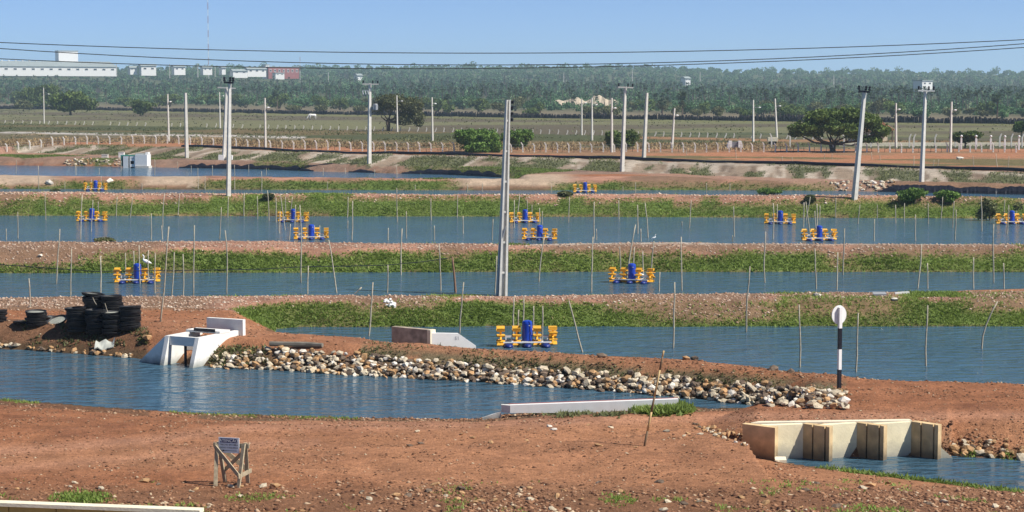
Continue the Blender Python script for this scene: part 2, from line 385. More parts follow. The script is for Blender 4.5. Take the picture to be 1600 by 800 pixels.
# track along the dike
on_dike = (YG > 60) & (YG < 84.5)
T = mixc(T, (0.36, 0.17, 0.09), (0.7 * on_dike * sstep(0.4, 0.6, n3)))
dscrub = on_dike * np.clip(1 - (SDG - 1.2) / 1.3, 0, 1) * (PXG > 560) * sstep(0.4, 0.55, n1)
rip_line = np.interp(PXG, [200, 420, 600, 800, 1000, 1200, 1310], [540, 545, 562, 577, 592, 607, 616])
scrub = np.exp(-((IY - rip_line + 7) / 11.0) ** 2) * on_dike * (PXG > 560) * (PXG < 1330)
T = mixc(T, (0.16, 0.125, 0.07), np.clip(scrub * 1.3, 0, 1) * sstep(0.2, 0.42, n2))
slopeD = on_dike & (IY > rip_line) & (PXG > 300) & (PXG < 1330)
T = mixc(T, (0.12, 0.085, 0.05), slopeD * 0.8)
leftbank = (YG > 60) & (YG < 84.5) & (PXG < 230) & (SDG < 2.6)
T = mixc(T, (0.12, 0.07, 0.04), leftbank * 0.7)
# turf on the banks
G = np.zeros(XG.shape)
def bank(lo, hi, htop, edge, patches, toff=0.0):
    global T, G
    m = (YG > lo) & (YG < hi)
    crest = sstep(0.35, 0.65, n1)
    T = np.where(m[..., None], np.array((0.36, 0.19, 0.125)) * (0.8 + 0.4 * crest[..., None]), T)
    lim = htop * (edge + 0.5 * (n1 - 0.5) + 0.5 * (n3 - 0.5))
    g = m * sstep(0.0, 0.12, lim - ZG + 0.06) * (ZG > -0.05)
    for (x0, x1, f0, f1, s) in patches:      # bare patches: picture columns and the part of the slope
        wx = sstep(x0 - 25, x0 + 25, IX + 60 * (n2 - 0.5)) * (1 - sstep(x1 - 25, x1 + 25, IX + 60 * (n2 - 0.5)))
        wz = sstep(f0 - 0.1, f0 + 0.05, ZG / htop) * (1 - sstep(f1 - 0.05, f1 + 0.1, ZG / htop))
        g = g * (1 - s * wx * wz)
        T = mixc(T, (0.20, 0.125, 0.075), m * wx * wz * 0.85)
    G = np.maximum(G, g)
bank(84.5, 92, 1.0, 0.93, [(540, 690, 0.7, 1.2, 0.8), (945, 1200, 0.55, 1.2, 0.85), (1030, 1230, 0.18, 0.7, 0.8), (1240, 1400, 0.45, 1.1, 0.7), (1500, 2500, 0.6, 1.3, 0.9), (-900, 60, 0.35, 1.3, 0.9), (60, 330, 0.45, 1.3, 1.0), (0, 215, 0.0, 0.45, 0.6)])
bank(103, 121, 1.2, 0.86, [(-900, 150, 0.3, 1.3, 1.0), (150, 250, 0.5, 1.3, 0.6), (680, 720, 0.5, 1.2, 0.8), (860, 1060, 0.78, 1.2, 0.9), (1290, 1330, 0.25, 0.8, 0.9), (1330, 1600, 0.62, 1.2, 0.8), (1060, 1300, 0.8, 1.2, 0.8)])
bank(142, 180, 1.6, 0.80, [(-900, 40, 0.6, 1.2, 0.5), (1280, 1330, 0.7, 1.2, 0.8), (1400, 1560, 0.6, 1.2, 0.7)])
bank(194, 222, 1.0, 0.80, [(-900, 95, 0.25, 1.3, 1.0), (205, 315, 0.0, 1.3, 1.0), (520, 560, 0.6, 1.2, 0.7), (712, 870, 0.0, 1.3, 1.0), (980, 1120, 0.25, 1.2, 0.8), (1150, 1300, 0.3, 1.2, 0.7), (1300, 2500, 0.0, 1.3, 1.0)])
b4 = (YG > 194) & (YG < EMB_B(PXG)) & (SDG > 0.8)
pal = b4 * (sstep(690, 740, IX) * (1 - sstep(860, 920, IX)) + (1 - sstep(60, 110, IX)) + sstep(205, 240, IX) * (1 - sstep(300, 330, IX)))
T = mixc(T, (0.46, 0.35, 0.25), np.clip(pal, 0, 1) * 0.85 * (YG < 226))
back2 = (YG > 117.2) & (YG < 121.5) & (SDG > 0.5) & (PXG > 820); T = mixc(T, (0.56, 0.50, 0.42), back2 * np.clip((YG - 117.2) / 1.5, 0, 1) * (0.5 + 0.5 * sstep(0.4, 0.6, n2)) * 0.85)
# wet toe of every bank
wet = (SDG > -0.3) & (SDG < 0.45) & (YG < 260)
T = mixc(T, (0.075, 0.055, 0.03), wet * 0.7)
# black pond liner showing on the undercut far banks
lin = fbm(XG * 0.16, YG * 0.05, 77, 3)
rimA = (SDG > -0.3) & (SDG < 2.6) & (YG > 228) & (YG < 300) & (((PXG > 282) & (PXG < 485)) | ((PXG > 540) & (PXG < 800)))
rimB = (SDG > -0.3) & (SDG < 4.0) & (YG > 194) & (YG < 215) & (PXG > 1385)
T = mixc(T, (0.05, 0.035, 0.03), 0.0 * np.clip(rimA * (1 - sstep(0.2, 1.6, SDG + 5.0 * (lin - 0.5))) * sstep(0.36, 0.46, lin + 0.06) + rimB * (1 - sstep(0.9, 2.6, SDG + 3.0 * (lin - 0.5))), 0, 1) * 0.97)
# the raw embankment, the orange plateau, and the strips beyond the fence
yb, yt, yf, y2, yw, ywh = EMB_B(PXG), EMB_T(PXG), FEN1(PXG), FEN2(PXG), WALL(PXG), WHIT(PXG)
road = (YG > yb - 16) & (YG <= yb) & (YG > 226) | ((YG > yb - 7) & (YG <= yb) & (YG > 196))
T = mixc(T, (0.33, 0.20, 0.14), road * 0.8 * ((rimA | rimB) == 0))
face = (YG > yb) & (YG <= yt) & (YG > 196)
gul = fbm(XG * 0.22 + YG * 0.05, YG * 0.02, 23, 2); gul2 = fbm(XG * 0.10 + YG * 0.06, YG * 0.03 + 7, 27, 3)
T = mixc(T, (0.27, 0.205, 0.145), face * 1.0); T = mixc(T, (0.46, 0.39, 0.31), face * sstep(0.45, 0.55, fbm((XG - 0.12 * YG) * 0.9, YG * 0.05, 29, 3)) * 0.8); T = mixc(T, (0.15, 0.105, 0.07), face * sstep(0.55, 0.62, fbm((XG - 0.12 * YG) * 0.8, YG * 0.06, 33, 3)) * 0.7)
fgm = face * sstep(0.455, 0.52, fbm((XG - 0.15 * YG) * 0.34, YG * 0.05 + 7, 27, 3)); T = mixc(T, (0.075, 0.09, 0.035), fgm * 0.85)
abank = (YG > 226) & (YG <= yb) & (SDG > 0.1) & (SDG < 16); ag = abank * sstep(0.47, 0.54, fbm(XG * 0.09, YG * 0.05, 83, 3)); T = mixc(T, (0.24, 0.16, 0.115), abank * 0.8); T = mixc(T, (0.10, 0.125, 0.04), ag * 0.85)
top = (YG > yt) & (YG <= yf + 14)
T = mixc(T, (0.36, 0.165, 0.085), top * 0.95); T = mixc(T, (0.22, 0.15, 0.085), top * sstep(0.48, 0.58, fbm(XG * 0.08, YG * 0.1, 61)) * 0.7)
T = mixc(T, (0.10, 0.11, 0.045), top * (PXG > 880) * sstep(0.5, 0.58, fbm(XG * 0.05, YG * 0.12, 66)) * (YG < yt + (yf - yt) * 0.55) * 0.8)
T = mixc(T, (0.36, 0.34, 0.34), np.exp(-((YG - yt - 3.5) / 2.2) ** 2) * (PXG > 700) * (YG > 200) * 0.7)
T = mixc(T, (0.40, 0.34, 0.27), np.exp(-((YG - yt + 1.6) / 1.3) ** 2) * (PXG > 350) * (YG > 200) * 0.8)
t2 = (YG > yf + 14) & (YG <= ywh); T = mixc(T, (0.25, 0.175, 0.095), t2 * 1.0); T = mixc(T, (0.12, 0.105, 0.06), t2 * sstep(0.45, 0.55, fbm(XG * 0.12, YG * 0.02, 67)) * 0.9)
t3 = (YG > np.minimum(ywh, y2 - 20)) & (YG > yf + 14) & (YG <= y2); T = mixc(T, (0.075, 0.082, 0.035), t3 * 1.0)
T = mixc(T, (0.16, 0.115, 0.055), t3 * sstep(0.5, 0.6, fbm(XG * 0.02, YG * 0.03, 69)) * 0.8)
wl = np.exp(-((YG - ywh) / 9.0) ** 2) * (PXG < 480) * (YG > yf + 14); T = mixc(T, (0.5, 0.46, 0.42), np.clip(wl * 1.2, 0, 1) * sstep(0.25, 0.5, n1))
oe = np.exp(-((YG - y2 + 10) / 12.0) ** 2) * (PXG > 960) * (YG > yf + 14); T = mixc(T, (0.34, 0.18, 0.095), np.clip(oe, 0, 1) * 0.8)
fld = (YG > y2) & (YG <= yw); T = mixc(T, (0.155, 0.15, 0.075), fld * 1.0)
T = mixc(T, (0.105, 0.085, 0.055), fld * sstep(0.45, 0.6, fbm(XG * 0.015, YG * 0.02, 71)) * 0.9)
T = mixc(T, (0.15, 0.15, 0.06), fld * sstep(0.72, 0.9, (YG - y2) / (yw - y2)) * 0.9)
T = mixc(T, (0.06, 0.075, 0.035), fld * (1 - sstep(0.15, 0.45, (YG - y2) / (yw - y2))) * (PXG > 1000) * sstep(0.4, 0.55, n3) * 0.8)
ff = (YG > yw); T = mixc(T, (0.17, 0.14, 0.09), ff * 1.0); T = mixc(T, (0.085, 0.10, 0.045), ff * sstep(1.15, 1.5, YG / yw))
# turf underlay
gn = fbm(XG * 0.5, YG * 0.5, 101)
gc = np.array(GREEN)[None, None] * (0.75 + 0.5 * gn[..., None]); gc = mixc(gc, OLIVE, sstep(0.5, 0.72, fbm(XG * 0.25, YG * 0.4, 103)) * 0.8)
T = T * (1 - G[..., None]) + gc * G[..., None]

nr, nc = XG.shape
V = np.stack([XG, YG, ZG], -1).reshape(-1, 3)
idx = np.arange(nr * nc).reshape(nr, nc)
FQ = np.stack([idx[:-1, :-1], idx[:-1, 1:], idx[1:, 1:], idx[1:, :-1]], -1).reshape(-1, 4)
ground = link('ground', mesh_np('ground', V, FQ, ground_mat(), smooth=True, tint=T.reshape(-1, 3)))
setp(ground, 'red earth ground with pond banks, dike, track and dry plain', 'ground', kind='structure')
BVH = BVHTree.FromPolygons([tuple(v) for v in V.tolist()], FQ.tolist())
def hit(px, py):                             # the land or water point seen there
    d = ray(px, py).normalized(); o = Vector((0, 0, CAMZ))
    loc, n, i, t = BVH.ray_cast(o, d)
    if d.z < 0:
        tp = -CAMZ / d.z
        if loc is None or tp < t: return o + d * tp
    return loc
def gz(x, y):
    loc, n, i, t = BVH.ray_cast(Vector((x, y, 500)), Vector((0, 0, -1)))
    return loc.z if loc else 0.0

WM = water_mat('pond_water', (0.050, 0.108, 0.155), 1.0)
for k, nm, lb in (('e', 'pond_water', 'rippled blue pond water beyond the dike with the stone facing'),
              ('d', 'pond_water', 'rippled blue pond water behind the tall double pole'), ('c', 'pond_water', 'wide blue pond water holding many aerators'),
              ('b', 'pond_water', 'narrow strip of blue pond water behind the crest with small bushes'), ('a', 'pond_water', 'farthest blue pond water in front of the small white pump shed'),
              ('one', 'channel_water', 'deep blue supply channel water along the stone facing'), ('two', 'channel_water', 'channel water below the concrete sluice with piers')):
    f, q = PONDS[k]
    grow = 0.25 if k in ('two', 'one') else 0.8
    xs = sorted(set([p[0] for p in f] + [p[0] for p in q]))
    lo = max(min(p[0] for p in f), min(p[0] for p in q)); hi = min(max(p[0] for p in f), max(p[0] for p in q))
    fx = sorted(f); qx = sorted(q); vs = []; fs = []
    allx = sorted({min(max(x, min(fx[0][0], qx[0][0])), max(fx[-1][0], qx[-1][0])) for x in xs})
    for x in allx:
        yf_ = np.interp(x, [p[0] for p in fx], [p[1] for p in fx]) + grow; yq = np.interp(x, [p[0] for p in qx], [p[1] for p in qx]) - grow
        vs += [(x, min(yq, yf_), 0), (x, yf_, 0)]
    for i in range(len(allx) - 1): fs.append((2 * i, 2 * i + 2, 2 * i + 3, 2 * i + 1))
    me = bpy.data.meshes.new(nm); me.from_pydata(vs, [], fs); me.update(); me.materials.append(WM)
    setp(link(nm, me), lb, 'water', kind='structure')
# ------------------------------------------------------------------ shared materials
M_WOOD = principled('weathered_wood', (0.42, 0.37, 0.28), 0.85, var=0.25, scale=9)
M_BARK = principled('bark', (0.13, 0.095, 0.065), 0.9, var=0.3, scale=3)
M_CONC = principled('pole_concrete', (0.62, 0.585, 0.52), 0.85, var=0.12, scale=3, bump=0.2)
M_WHITE = principled('white_paint', (0.80, 0.79, 0.76), 0.6, var=0.05, scale=4)
M_WCON = principled('whitewashed_concrete', (0.76, 0.74, 0.69), 0.85, var=0.08, scale=3, bump=0.15, stain=((0.23, 0.24, 0.20), 0.0, 0.35))
M_CREAM = principled('cream_concrete', (0.82, 0.72, 0.48), 0.85, var=0.12, scale=2.5, bump=0.15, stain=((0.33, 0.31, 0.26), 0.02, 0.5))
M_PIER = principled('stained_shaded_pier', (0.60, 0.43, 0.23), 0.9, var=0.25, scale=2.5, bump=0.2, stain=((0.10, 0.085, 0.065), 0.1, 0.6))  # brown stain, with side-face shade and red soil bounce put into the colour
M_CREAM2 = principled('cream_concrete_dry', (0.78, 0.70, 0.52), 0.85, var=0.10, scale=2.5, bump=0.15)
M_BLACK = principled('black_rubber', (0.016, 0.016, 0.018), 0.6, var=0.35, scale=5, spec=0.4)
M_BLACKP = principled('black_paint', (0.014, 0.014, 0.02), 0.4, var=0.2)
M_PIPE = principled('black_pipe', (0.012, 0.013, 0.022), 0.45, var=0.2, scale=1)
M_BLUE = principled('blue_plastic', (0.012, 0.055, 0.42), 0.3, var=0.12, scale=2, spec=0.5)
M_DBLUE = principled('dark_blue_float', (0.012, 0.03, 0.17), 0.4, var=0.2, scale=2, spec=0.4)
M_YEL = principled('yellow_plastic', (0.86, 0.44, 0.04), 0.45, var=0.14, scale=3, spec=0.4)
M_GREY = principled('grey_metal', (0.36, 0.37, 0.38), 0.5, metal=0.3, var=0.1)
M_WIRE = principled('wire', (0.03, 0.035, 0.04), 0.6, var=0.1)
M_STONE = principled('pale_stone', (0.50, 0.42, 0.30), 0.9, var=0.3, scale=1.2, bump=0.4, bscale=5)
M_STONE2 = principled('ochre_stone', (0.42, 0.25, 0.12), 0.9, var=0.3, scale=1.2, bump=0.4, bscale=5)
M_STONE3 = principled('dark_stone', (0.14, 0.10, 0.07), 0.9, var=0.35, scale=1.2, bump=0.4, bscale=5)
M_STONE4 = principled('white_stone', (0.66, 0.60, 0.51), 0.9, var=0.15, scale=1.2, bump=0.4, bscale=5)
M_RSTONE = principled('red_stone', (0.30, 0.15, 0.085), 0.95, var=0.35, scale=2, bump=0.4, bscale=6)
M_TILE = principled('clay_tile', (0.42, 0.19, 0.10), 0.85, var=0.2, scale=3)
M_ROOF = principled('grey_roof', (0.30, 0.34, 0.33), 0.7, var=0.1, scale=0.2)
M_BRICK = principled('brick_red_wall', (0.30, 0.10, 0.09), 0.85, var=0.15, scale=0.5)
M_DARK = principled('dark_opening', (0.03, 0.032, 0.035), 0.7, var=0.1)
M_GLASS = principled('window_glass', (0.03, 0.04, 0.05), 0.15, var=0.1, spec=0.6)
M_SIGNG = principled('sign_panel', (0.78, 0.79, 0.80), 0.5, var=0.05)
M_NAVY = principled('sign_navy', (0.02, 0.03, 0.13), 0.5, var=0.05)
M_GREENP = principled('green_paint', (0.08, 0.30, 0.22), 0.6, var=0.1)
M_PALM = principled('dark_palm_trunk', (0.016, 0.014, 0.018), 0.95, var=0.4, scale=0.3)
M_SAND = principled('pale_sand', (0.48, 0.40, 0.29), 0.95, var=0.2, scale=0.3, bump=0.5, bscale=1)
M_GRASS = leafy('turf', (0.11, 0.17, 0.03), (0.25, 0.33, 0.07), (0.30, 0.25, 0.12), trans=0.35)
M_LEAF = leafy('tree_leaf', (0.035, 0.065, 0.016), (0.16, 0.22, 0.05))
M_LEAF2 = leafy('bright_leaf', (0.05, 0.10, 0.02), (0.16, 0.26, 0.05))
M_LEAF3 = leafy('olive_leaf', (0.075, 0.085, 0.035), (0.20, 0.21, 0.085))
M_FOREST = leafy('woodland_leaf', (0.04, 0.095, 0.045), (0.14, 0.26, 0.10), (0.20, 0.25, 0.13))
M_FROND = leafy('palm_frond', (0.035, 0.062, 0.038), (0.11, 0.165, 0.08))

def scale_at(p): return F / (p.y * CT - (p.z - CAMZ) * ST)     # picture pixels per metre there

# ------------------------------------------------------------------ turf as blades
def turf(name, label, sel, dens, size, mat, wmul=1.0):
    """blades on the ground quads picked by sel (weights 0..1 per vertex)"""
    q = FQ; c = V[q].mean(1); e1 = V[q[:, 1]] - V[q[:, 0]]; e2 = V[q[:, 3]] - V[q[:, 0]]
    area = np.linalg.norm(np.cross(e1, e2), axis=1); wq = sel.reshape(-1)[q].mean(1)
    lam = area * wq * dens; lam[wq < 0.05] = 0
    cnt = rng.poisson(lam); qi = np.repeat(np.arange(len(q)), cnt); n = len(qi)
    if n == 0: return None
    u, v = rng.random((n, 1)), rng.random((n, 1))
    P = V[q[qi, 0]] + e1[qi] * u + e2[qi] * v
    tone = fbm(P[:, 0] * 0.45, P[:, 1] * 0.45, 131) * 0.9 + 0.4 * (fbm(P[:, 0] * 0.12, P[:, 1] * 0.2, 137) - 0.5)
    vs = []; rr = []
    h0 = size * rng.uniform(0.5, 1.25, n) * (0.6 + 0.9 * fbm(P[:, 0] * 1.1, P[:, 1] * 1.1, 139))
    for b in range(3):
        az = rng.random(n) * 2 * np.pi; lean = rng.uniform(0.5, 1.45, n); wd = size * 0.24 * wmul * rng.uniform(0.7, 1.3, n)
        off = rng.normal(0, size * 0.3, (n, 2))
        base = P.copy(); base[:, :2] += off; base[:, 2] -= 0.02
        dx, dy = np.cos(az), np.sin(az)
        L = base + np.stack([-dy * wd, dx * wd, np.zeros(n)], 1); R = base + np.stack([dy * wd, -dx * wd, np.zeros(n)], 1)
        tip = base + np.stack([dx * np.sin(lean) * h0, dy * np.sin(lean) * h0, np.cos(lean) * h0], 1)
        vs.append(np.stack([L, R, tip], 1)); rr.append(np.clip(tone + rng.normal(0, 0.16, n), 0, 1))
    W = np.concatenate(vs).reshape(-1, 3); m = len(W) // 3
    o = link(name, mesh_np(name, W, np.arange(m * 3).reshape(m, 3), mat, rndf=np.concatenate(rr)))
    setp(o, label, 'grass', kind='stuff'); return o
inview = (IX > -120) & (IX < 1720)
turf('bank_turf', 'green creeping turf on the bank just beyond the dike pond', G * inview * (YG > 84) * (YG < 92), 170, 0.15, M_GRASS)
turf('bank_turf', 'green creeping turf on the bank below the aerator pond with white shoreline', G * inview * (YG > 103) * (YG < 122), 95, 0.19, M_GRASS)
turf('bank_turf', 'olive green turf on the bank with the row of small bushes', G * inview * (YG > 142) * (YG < 180), 75, 0.18, M_GRASS)
turf('bank_turf', 'green turf on the low pale bank before the farthest pond', G * inview * (YG > 194) * (YG < 224), 34, 0.21, M_GRASS)
turf('dry_scrub', 'dry grey green scrub between dike track and stone facing', np.clip(scrub * 1.2, 0, 1) * inview * sstep(0.32, 0.55, n1), 110, 0.14, M_LEAF3)
turf('dry_scrub', 'patchy weeds in the gullies of the raw embankment below the black pipe', fgm * inview * 0.8, 9, 0.28, M_LEAF3)
turf('bank_turf', 'patchy turf on the far shore beside the pump shed', ag * inview, 14, 0.24, M_GRASS)
M_DRY = leafy('dry_grass', (0.20, 0.13, 0.065), (0.40, 0.29, 0.15), (0.20, 0.19, 0.08))
bh = YG - FEN1(PXG)
turf('dry_scrub', 'tall tan dry grass just behind the plateau fence', (bh > 5) * (bh < 42) * (IX < 1240) * inview * sstep(0.35, 0.5, fbm(XG * 0.25, YG * 0.1, 163)), 2.6, 0.55, M_DRY)
def blob(cx, cy, rx, ry): return np.clip(1.3 - ((IX - cx) / rx) ** 2 - ((IY - cy) / ry) ** 2, 0, 1)
turf('weed_patch', 'low green weed patch behind the yellow boundary wall', blob(128, 779, 50, 10) * (YG < 60), 420, 0.13, M_GRASS)
turf('weed_patch', 'green weed tuft against the low white wall', blob(1034, 640, 42, 9) * (YG < 66), 420, 0.26, M_GRASS)
turf('weed_patch', 'sparse weeds at the foot of the low white wall', blob(930, 648, 110, 5) * (YG < 62) * sstep(0.45, 0.6, n2), 130, 0.2, M_LEAF3)
shoreG = np.exp(-((SDG - 0.12) / 0.22) ** 2) * (YG < 58) * (IY > 715)
turf('weed_patch', 'green grass fringe along the channel below the concrete sluice', shoreG * sstep(1255, 1330, IX), 320, 0.16, M_GRASS)
turf('weed_patch', 'green weeds around the left abutment of the whitewashed sluice', blob(372, 556, 46, 15) * (YG > 60) * (YG < 84), 160, 0.2, M_LEAF3)
turf('weed_patch', 'scattered weeds among the rubble at the road edge', rub * sstep(0.60, 0.70, fbm(XG * 0.8, YG * 0.8, 151)) * inview, 160, 0.11, M_GRASS)
turf('weed_patch', 'weeds on the shore slope below the stacked trays', (YG > 68) * (YG < 84) * (PXG < 230) * (SDG > 0.5) * (SDG < 1.8) * sstep(0.52, 0.62, n2), 150, 0.16, M_LEAF3)
fr = np.exp(-((SDG - 0.4) / 0.5) ** 2) * (YG > 52) * (YG < 66) * (IY > 600) * ((IX > 270) & (IX < 400) | (IX > 420) & (IX < 560) | (IX < 60))
turf('weed_patch', 'thin bright grass line on the near channel shore', fr, 170, 0.10, M_GRASS)

# ------------------------------------------------------------------ pebbles and rubble
def pebbles(name, label, sel, n, smin, smax, mat, parent=None):
    wq = sel.reshape(-1)[FQ].mean(1); e1 = V[FQ[:, 1]] - V[FQ[:, 0]]; e2 = V[FQ[:, 3]] - V[FQ[:, 0]]
    pr = np.linalg.norm(np.cross(e1, e2), axis=1) * wq; pr = pr / pr.sum()
    qi = rng.choice(len(FQ), n, p=pr); P = V[FQ[qi, 0]] + e1[qi] * rng.random((n, 1)) + e2[qi] * rng.random((n, 1))
    s = smin + (smax - smin) * rng.random(n) ** 3
    B = np.array([(1, 0, 0), (0, 1, 0), (-1, 0, 0), (0, -1, 0), (0, 0, 0.7), (0, 0, -0.6)], float)
    W = np.repeat(B[None], n, 0) * rng.uniform(0.6, 1.2, (n, 6, 1)) + rng.normal(0, 0.12, (n, 6, 3))
    az = rng.random(n) * 6.28; ca, sa = np.cos(az)[:, None], np.sin(az)[:, None]
    X = W[..., 0] * ca - W[..., 1] * sa; Y = W[..., 0] * sa + W[..., 1] * ca
    W = np.stack([X * s[:, None], Y * s[:, None] * 0.8, W[..., 2] * s[:, None] * 0.75], -1) + P[:, None] + np.array([0, 0, 0.0])
    f = np.array([(0, 1, 4), (1, 2, 4), (2, 3, 4), (3, 0, 4), (1, 0, 5), (2, 1, 5), (3, 2, 5), (0, 3, 5)])
    Fc = (np.arange(n)[:, None, None] * 6 + f[None]).reshape(-1, 3)
    o = link(name, mesh_np(name, W.reshape(-1, 3), Fc, mat, rndf=np.repeat(rng.random(n), 8)), parent)
    setp(o, label, 'gravel' if not parent else None, kind='stuff'); return o
M_PEB = leafy('pebble', (0.10, 0.046, 0.027), (0.36, 0.19, 0.105), (0.55, 0.43, 0.29), trans=0.0, rough=0.95)
M_PEB2 = leafy('pale_pebble', (0.26, 0.15, 0.10), (0.48, 0.36, 0.27), (0.62, 0.54, 0.44), trans=0.0, rough=0.95)
pebbles('gravel', 'loose reddish pebbles strewn over the near red road', (fg * (IY < 775) * inview * (SDG > 0.1) * (0.15 + sstep(0.45, 0.62, n2))), 19000, 0.012, 0.07, M_PEB)
pebbles('gravel', 'coarse brown and ochre rubble along the near road edge', rub * inview * (IY < 830) * (0.2 + sstep(0.4, 0.6, n1)), 17000, 0.018, 0.11, M_PEB)
pebbles('gravel', 'broken stone along the near channel shore', fg * np.exp(-((SDG - 0.5) / 0.6) ** 2) * (IY < 715) * inview, 2600, 0.02, 0.10, M_PEB)
pebbles('gravel', 'red clods and gravel on the dike track', on_dike * inview * (SDG > 0.4) * (0.3 + np.exp(-((SDG - 1.9) / 0.5) ** 2) * (IX > 700)), 6500, 0.02, 0.10, M_PEB)
crestm = inview * (SDG > 0.6) * (G < 0.3)
pebbles('gravel', 'pinkish broken stone on the crest of the bank with the tall double pole', crestm * (YG > 84.5) * (YG < 92), 9000, 0.03, 0.12, M_PEB2)
pebbles('gravel', 'pale broken stone on the crest of the bank below the aerator pond', crestm * (YG > 103) * (YG < 121), 7000, 0.04, 0.15, M_PEB2)
pebbles('gravel', 'reddish broken stone on the crest of the bank with small bushes', crestm * (YG > 142) * (YG < 180), 5000, 0.05, 0.2, M_PEB2)
# ------------------------------------------------------------------ stone facing of the dike
ROCKS = [[rock_mesh('stone', m, 40 + i * 7 + j, 1, (1, 0.78 + 0.06 * j, 0.6 + 0.05 * j)) for j in range(3)] for i, m in enumerate((M_STONE, M_STONE2, M_STONE3, M_STONE4))]
def pick_rock(r, wts=(0.45, 0.2, 0.15, 0.2)):
    i = r.choices(range(4), wts)[0]; return ROCKS[i][r.randrange(3)]
def join_copies(name, specs, parent=None, mats=(M_STONE, M_STONE2, M_STONE3, M_STONE4)):
    vs = []; fs = []; mi = []; off = 0; order = {m.name: i for i, m in enumerate(mats)}
    for me, Mx in specs:
        vs += [tuple(Mx @ v.co) for v in me.vertices]; fs += [tuple(i + off for i in p.vertices) for p in me.polygons]
        mi += [order[me.materials[0].name]] * len(me.polygons); off += len(me.vertices)
    me = bpy.data.meshes.new(name); me.from_pydata(vs, [], fs); me.update()
    for m in mats: me.materials.append(m)
    me.polygons.foreach_set('material_index', mi); o = link(name, me, parent); o['kind'] = 'stuff'; return o
def stone_bank(name, label, cat, spots, nparts, r, wts):
    """spots: (point, size); the biggest are parts, the rest one mass"""
    root = thing(name, label, cat, (0, 0, 0)); spots = sorted(spots, key=lambda s: -s[1]); rest = []
    for i, (p, s) in enumerate(spots):
        me = pick_rock(r, wts); sc_ = Vector((s * r.uniform(0.9, 1.35), s * r.uniform(0.8, 1.1), s * r.uniform(0.8, 1.2)))
        rot = (r.uniform(-0.4, 0.4), r.uniform(-0.4, 0.4), r.uniform(0, 6.28))
        if i < nparts: link('stone', me, root, p, rot, sc_)
        else: rest.append((me, Matrix.LocRotScale(p, Euler(rot), sc_)))
    if rest: join_copies('stone_fill', rest, root)
    return root
rr = random.Random(5); spots = []
TOPX, TOPY = [300, 420, 600, 800, 1000, 1200, 1320], [561, 548, 560, 575, 590, 606, 617]
BOTX, BOTY = [300, 330, 430, 520, 600, 700, 800, 900, 1000, 1100, 1200, 1320], [572, 575, 579, 585, 589, 595, 601, 608, 616, 625, 635, 640]
for _ in range(1700):
    px = rr.uniform(335, 1322); t = np.interp(px, TOPX, TOPY); b = np.interp(px, BOTX, BOTY)
    if px < 430 and rr.random() < 0.45: continue
    k = rr.random(); py = t + (b - t) * k
    if 560 < px < 1000 and k < 0.3 and rr.random() < 0.5: continue
    p = hit(px, py)
    if p is None or p.z < -0.01: continue
    s = 0.07 + 0.15 * rr.random() ** 1.4; p.z += s * 0.25 + rr.uniform(0, 0.10)
    spots.append((p, s))
for i in range(210):                         # the toe, half in the water
    px = rr.uniform(330, 1300); b = np.interp(px, BOTX, BOTY) + rr.uniform(-3, 1.0); p = U(px, b, 0); spots.append((p + Vector((0, 0.05, 0.02)), rr.uniform(0.09, 0.19)))
stone_bank('stone_facing', 'long facing of pale broken stones on the dike above the channel', 'rocks', spots, 300, rr, (0.36, 0.22, 0.28, 0.14))
spots = []
for i in range(48):
    px = rr.uniform(-60, 205); b = np.interp(px, [-60, 0, 110, 210], [543, 545, 552, 560]); p = hit(px, b - rr.uniform(0, 6)); spots.append((p + Vector((0, 0, 0.03)), rr.uniform(0.09, 0.2)))
stone_bank('shore_rocks', 'ochre rocks lining the channel shore below the black tray stacks', 'rocks', spots, 60, rr, (0.3, 0.5, 0.2, 0.0))
spots = []
for i in range(75):
    px = rr.uniform(1484, 1680); b = np.interp(px, [1480, 1600, 1680], [712, 718, 724]); k = rr.random(); p = hit(px, b - k * 30)
    if p.z < -0.02: p.z = 0
    spots.append((p + Vector((0, 0, 0.05)), rr.uniform(0.1, 0.26) * (1 - 0.6 * k)))
stone_bank('shore_rocks', 'reddish boulders on the channel bank right beside the cream sluice', 'rocks', spots, 80, rr, (0.2, 0.7, 0.1, 0.0))
spots = []
for i in range(90):
    px = rr.uniform(1085, 1215); b = np.interp(px, [1085, 1160, 1215], [672, 690, 722]); p = hit(px, b + rr.uniform(-10, 6)); spots.append((p + Vector((0, 0, 0.02)), rr.uniform(0.04, 0.13)))
stone_bank('shore_rocks', 'heap of small ochre stones against the left wing of the cream sluice', 'rocks', spots, 100, rr, (0.35, 0.5, 0.1, 0.05))

# loose rocks one can tell apart
for (px, py, s, m, lb) in ((78, 287, 0.55, 3, 'pale boulder alone on the low bank before the farthest pond'), (172, 284, 0.5, 3, 'pale boulder beside the half hidden aerator on the low bank'),
        (63, 400, 0.2, 3, 'pale stone on the bare brown end of a pond bank'), (1278, 463, 0.26, 3, 'flat white stone on the bank crest beside the floating panel'), (1397, 469, 0.2, 3, 'pale stone below the panel lying on the bank crest'),
        (1499, 249, 0.6, 3, 'white stone alone on the orange ground below the fence'), (1086, 563, 0.22, 2, 'dark red clod pair standing on the dike edge'), (1207, 578, 0.24, 2, 'large dark red clod on the dike edge'),
        (940, 559, 0.22, 2, 'dark red clod on the dike edge near the aerator'), (1072, 562, 0.17, 1, 'small ochre clod on the dike edge'), (1237, 582, 0.2, 2, 'low dark clod on the dike edge beside a stake')):
    p = hit(px, py); me = ROCKS[m][rnd.randrange(3)]
    setp(link('rock', me, None, p + Vector((0, 0, s * 0.25)), (0.2, 0.1, rnd.uniform(0, 6)), (s * 1.3, s, s)), lb, 'rock')
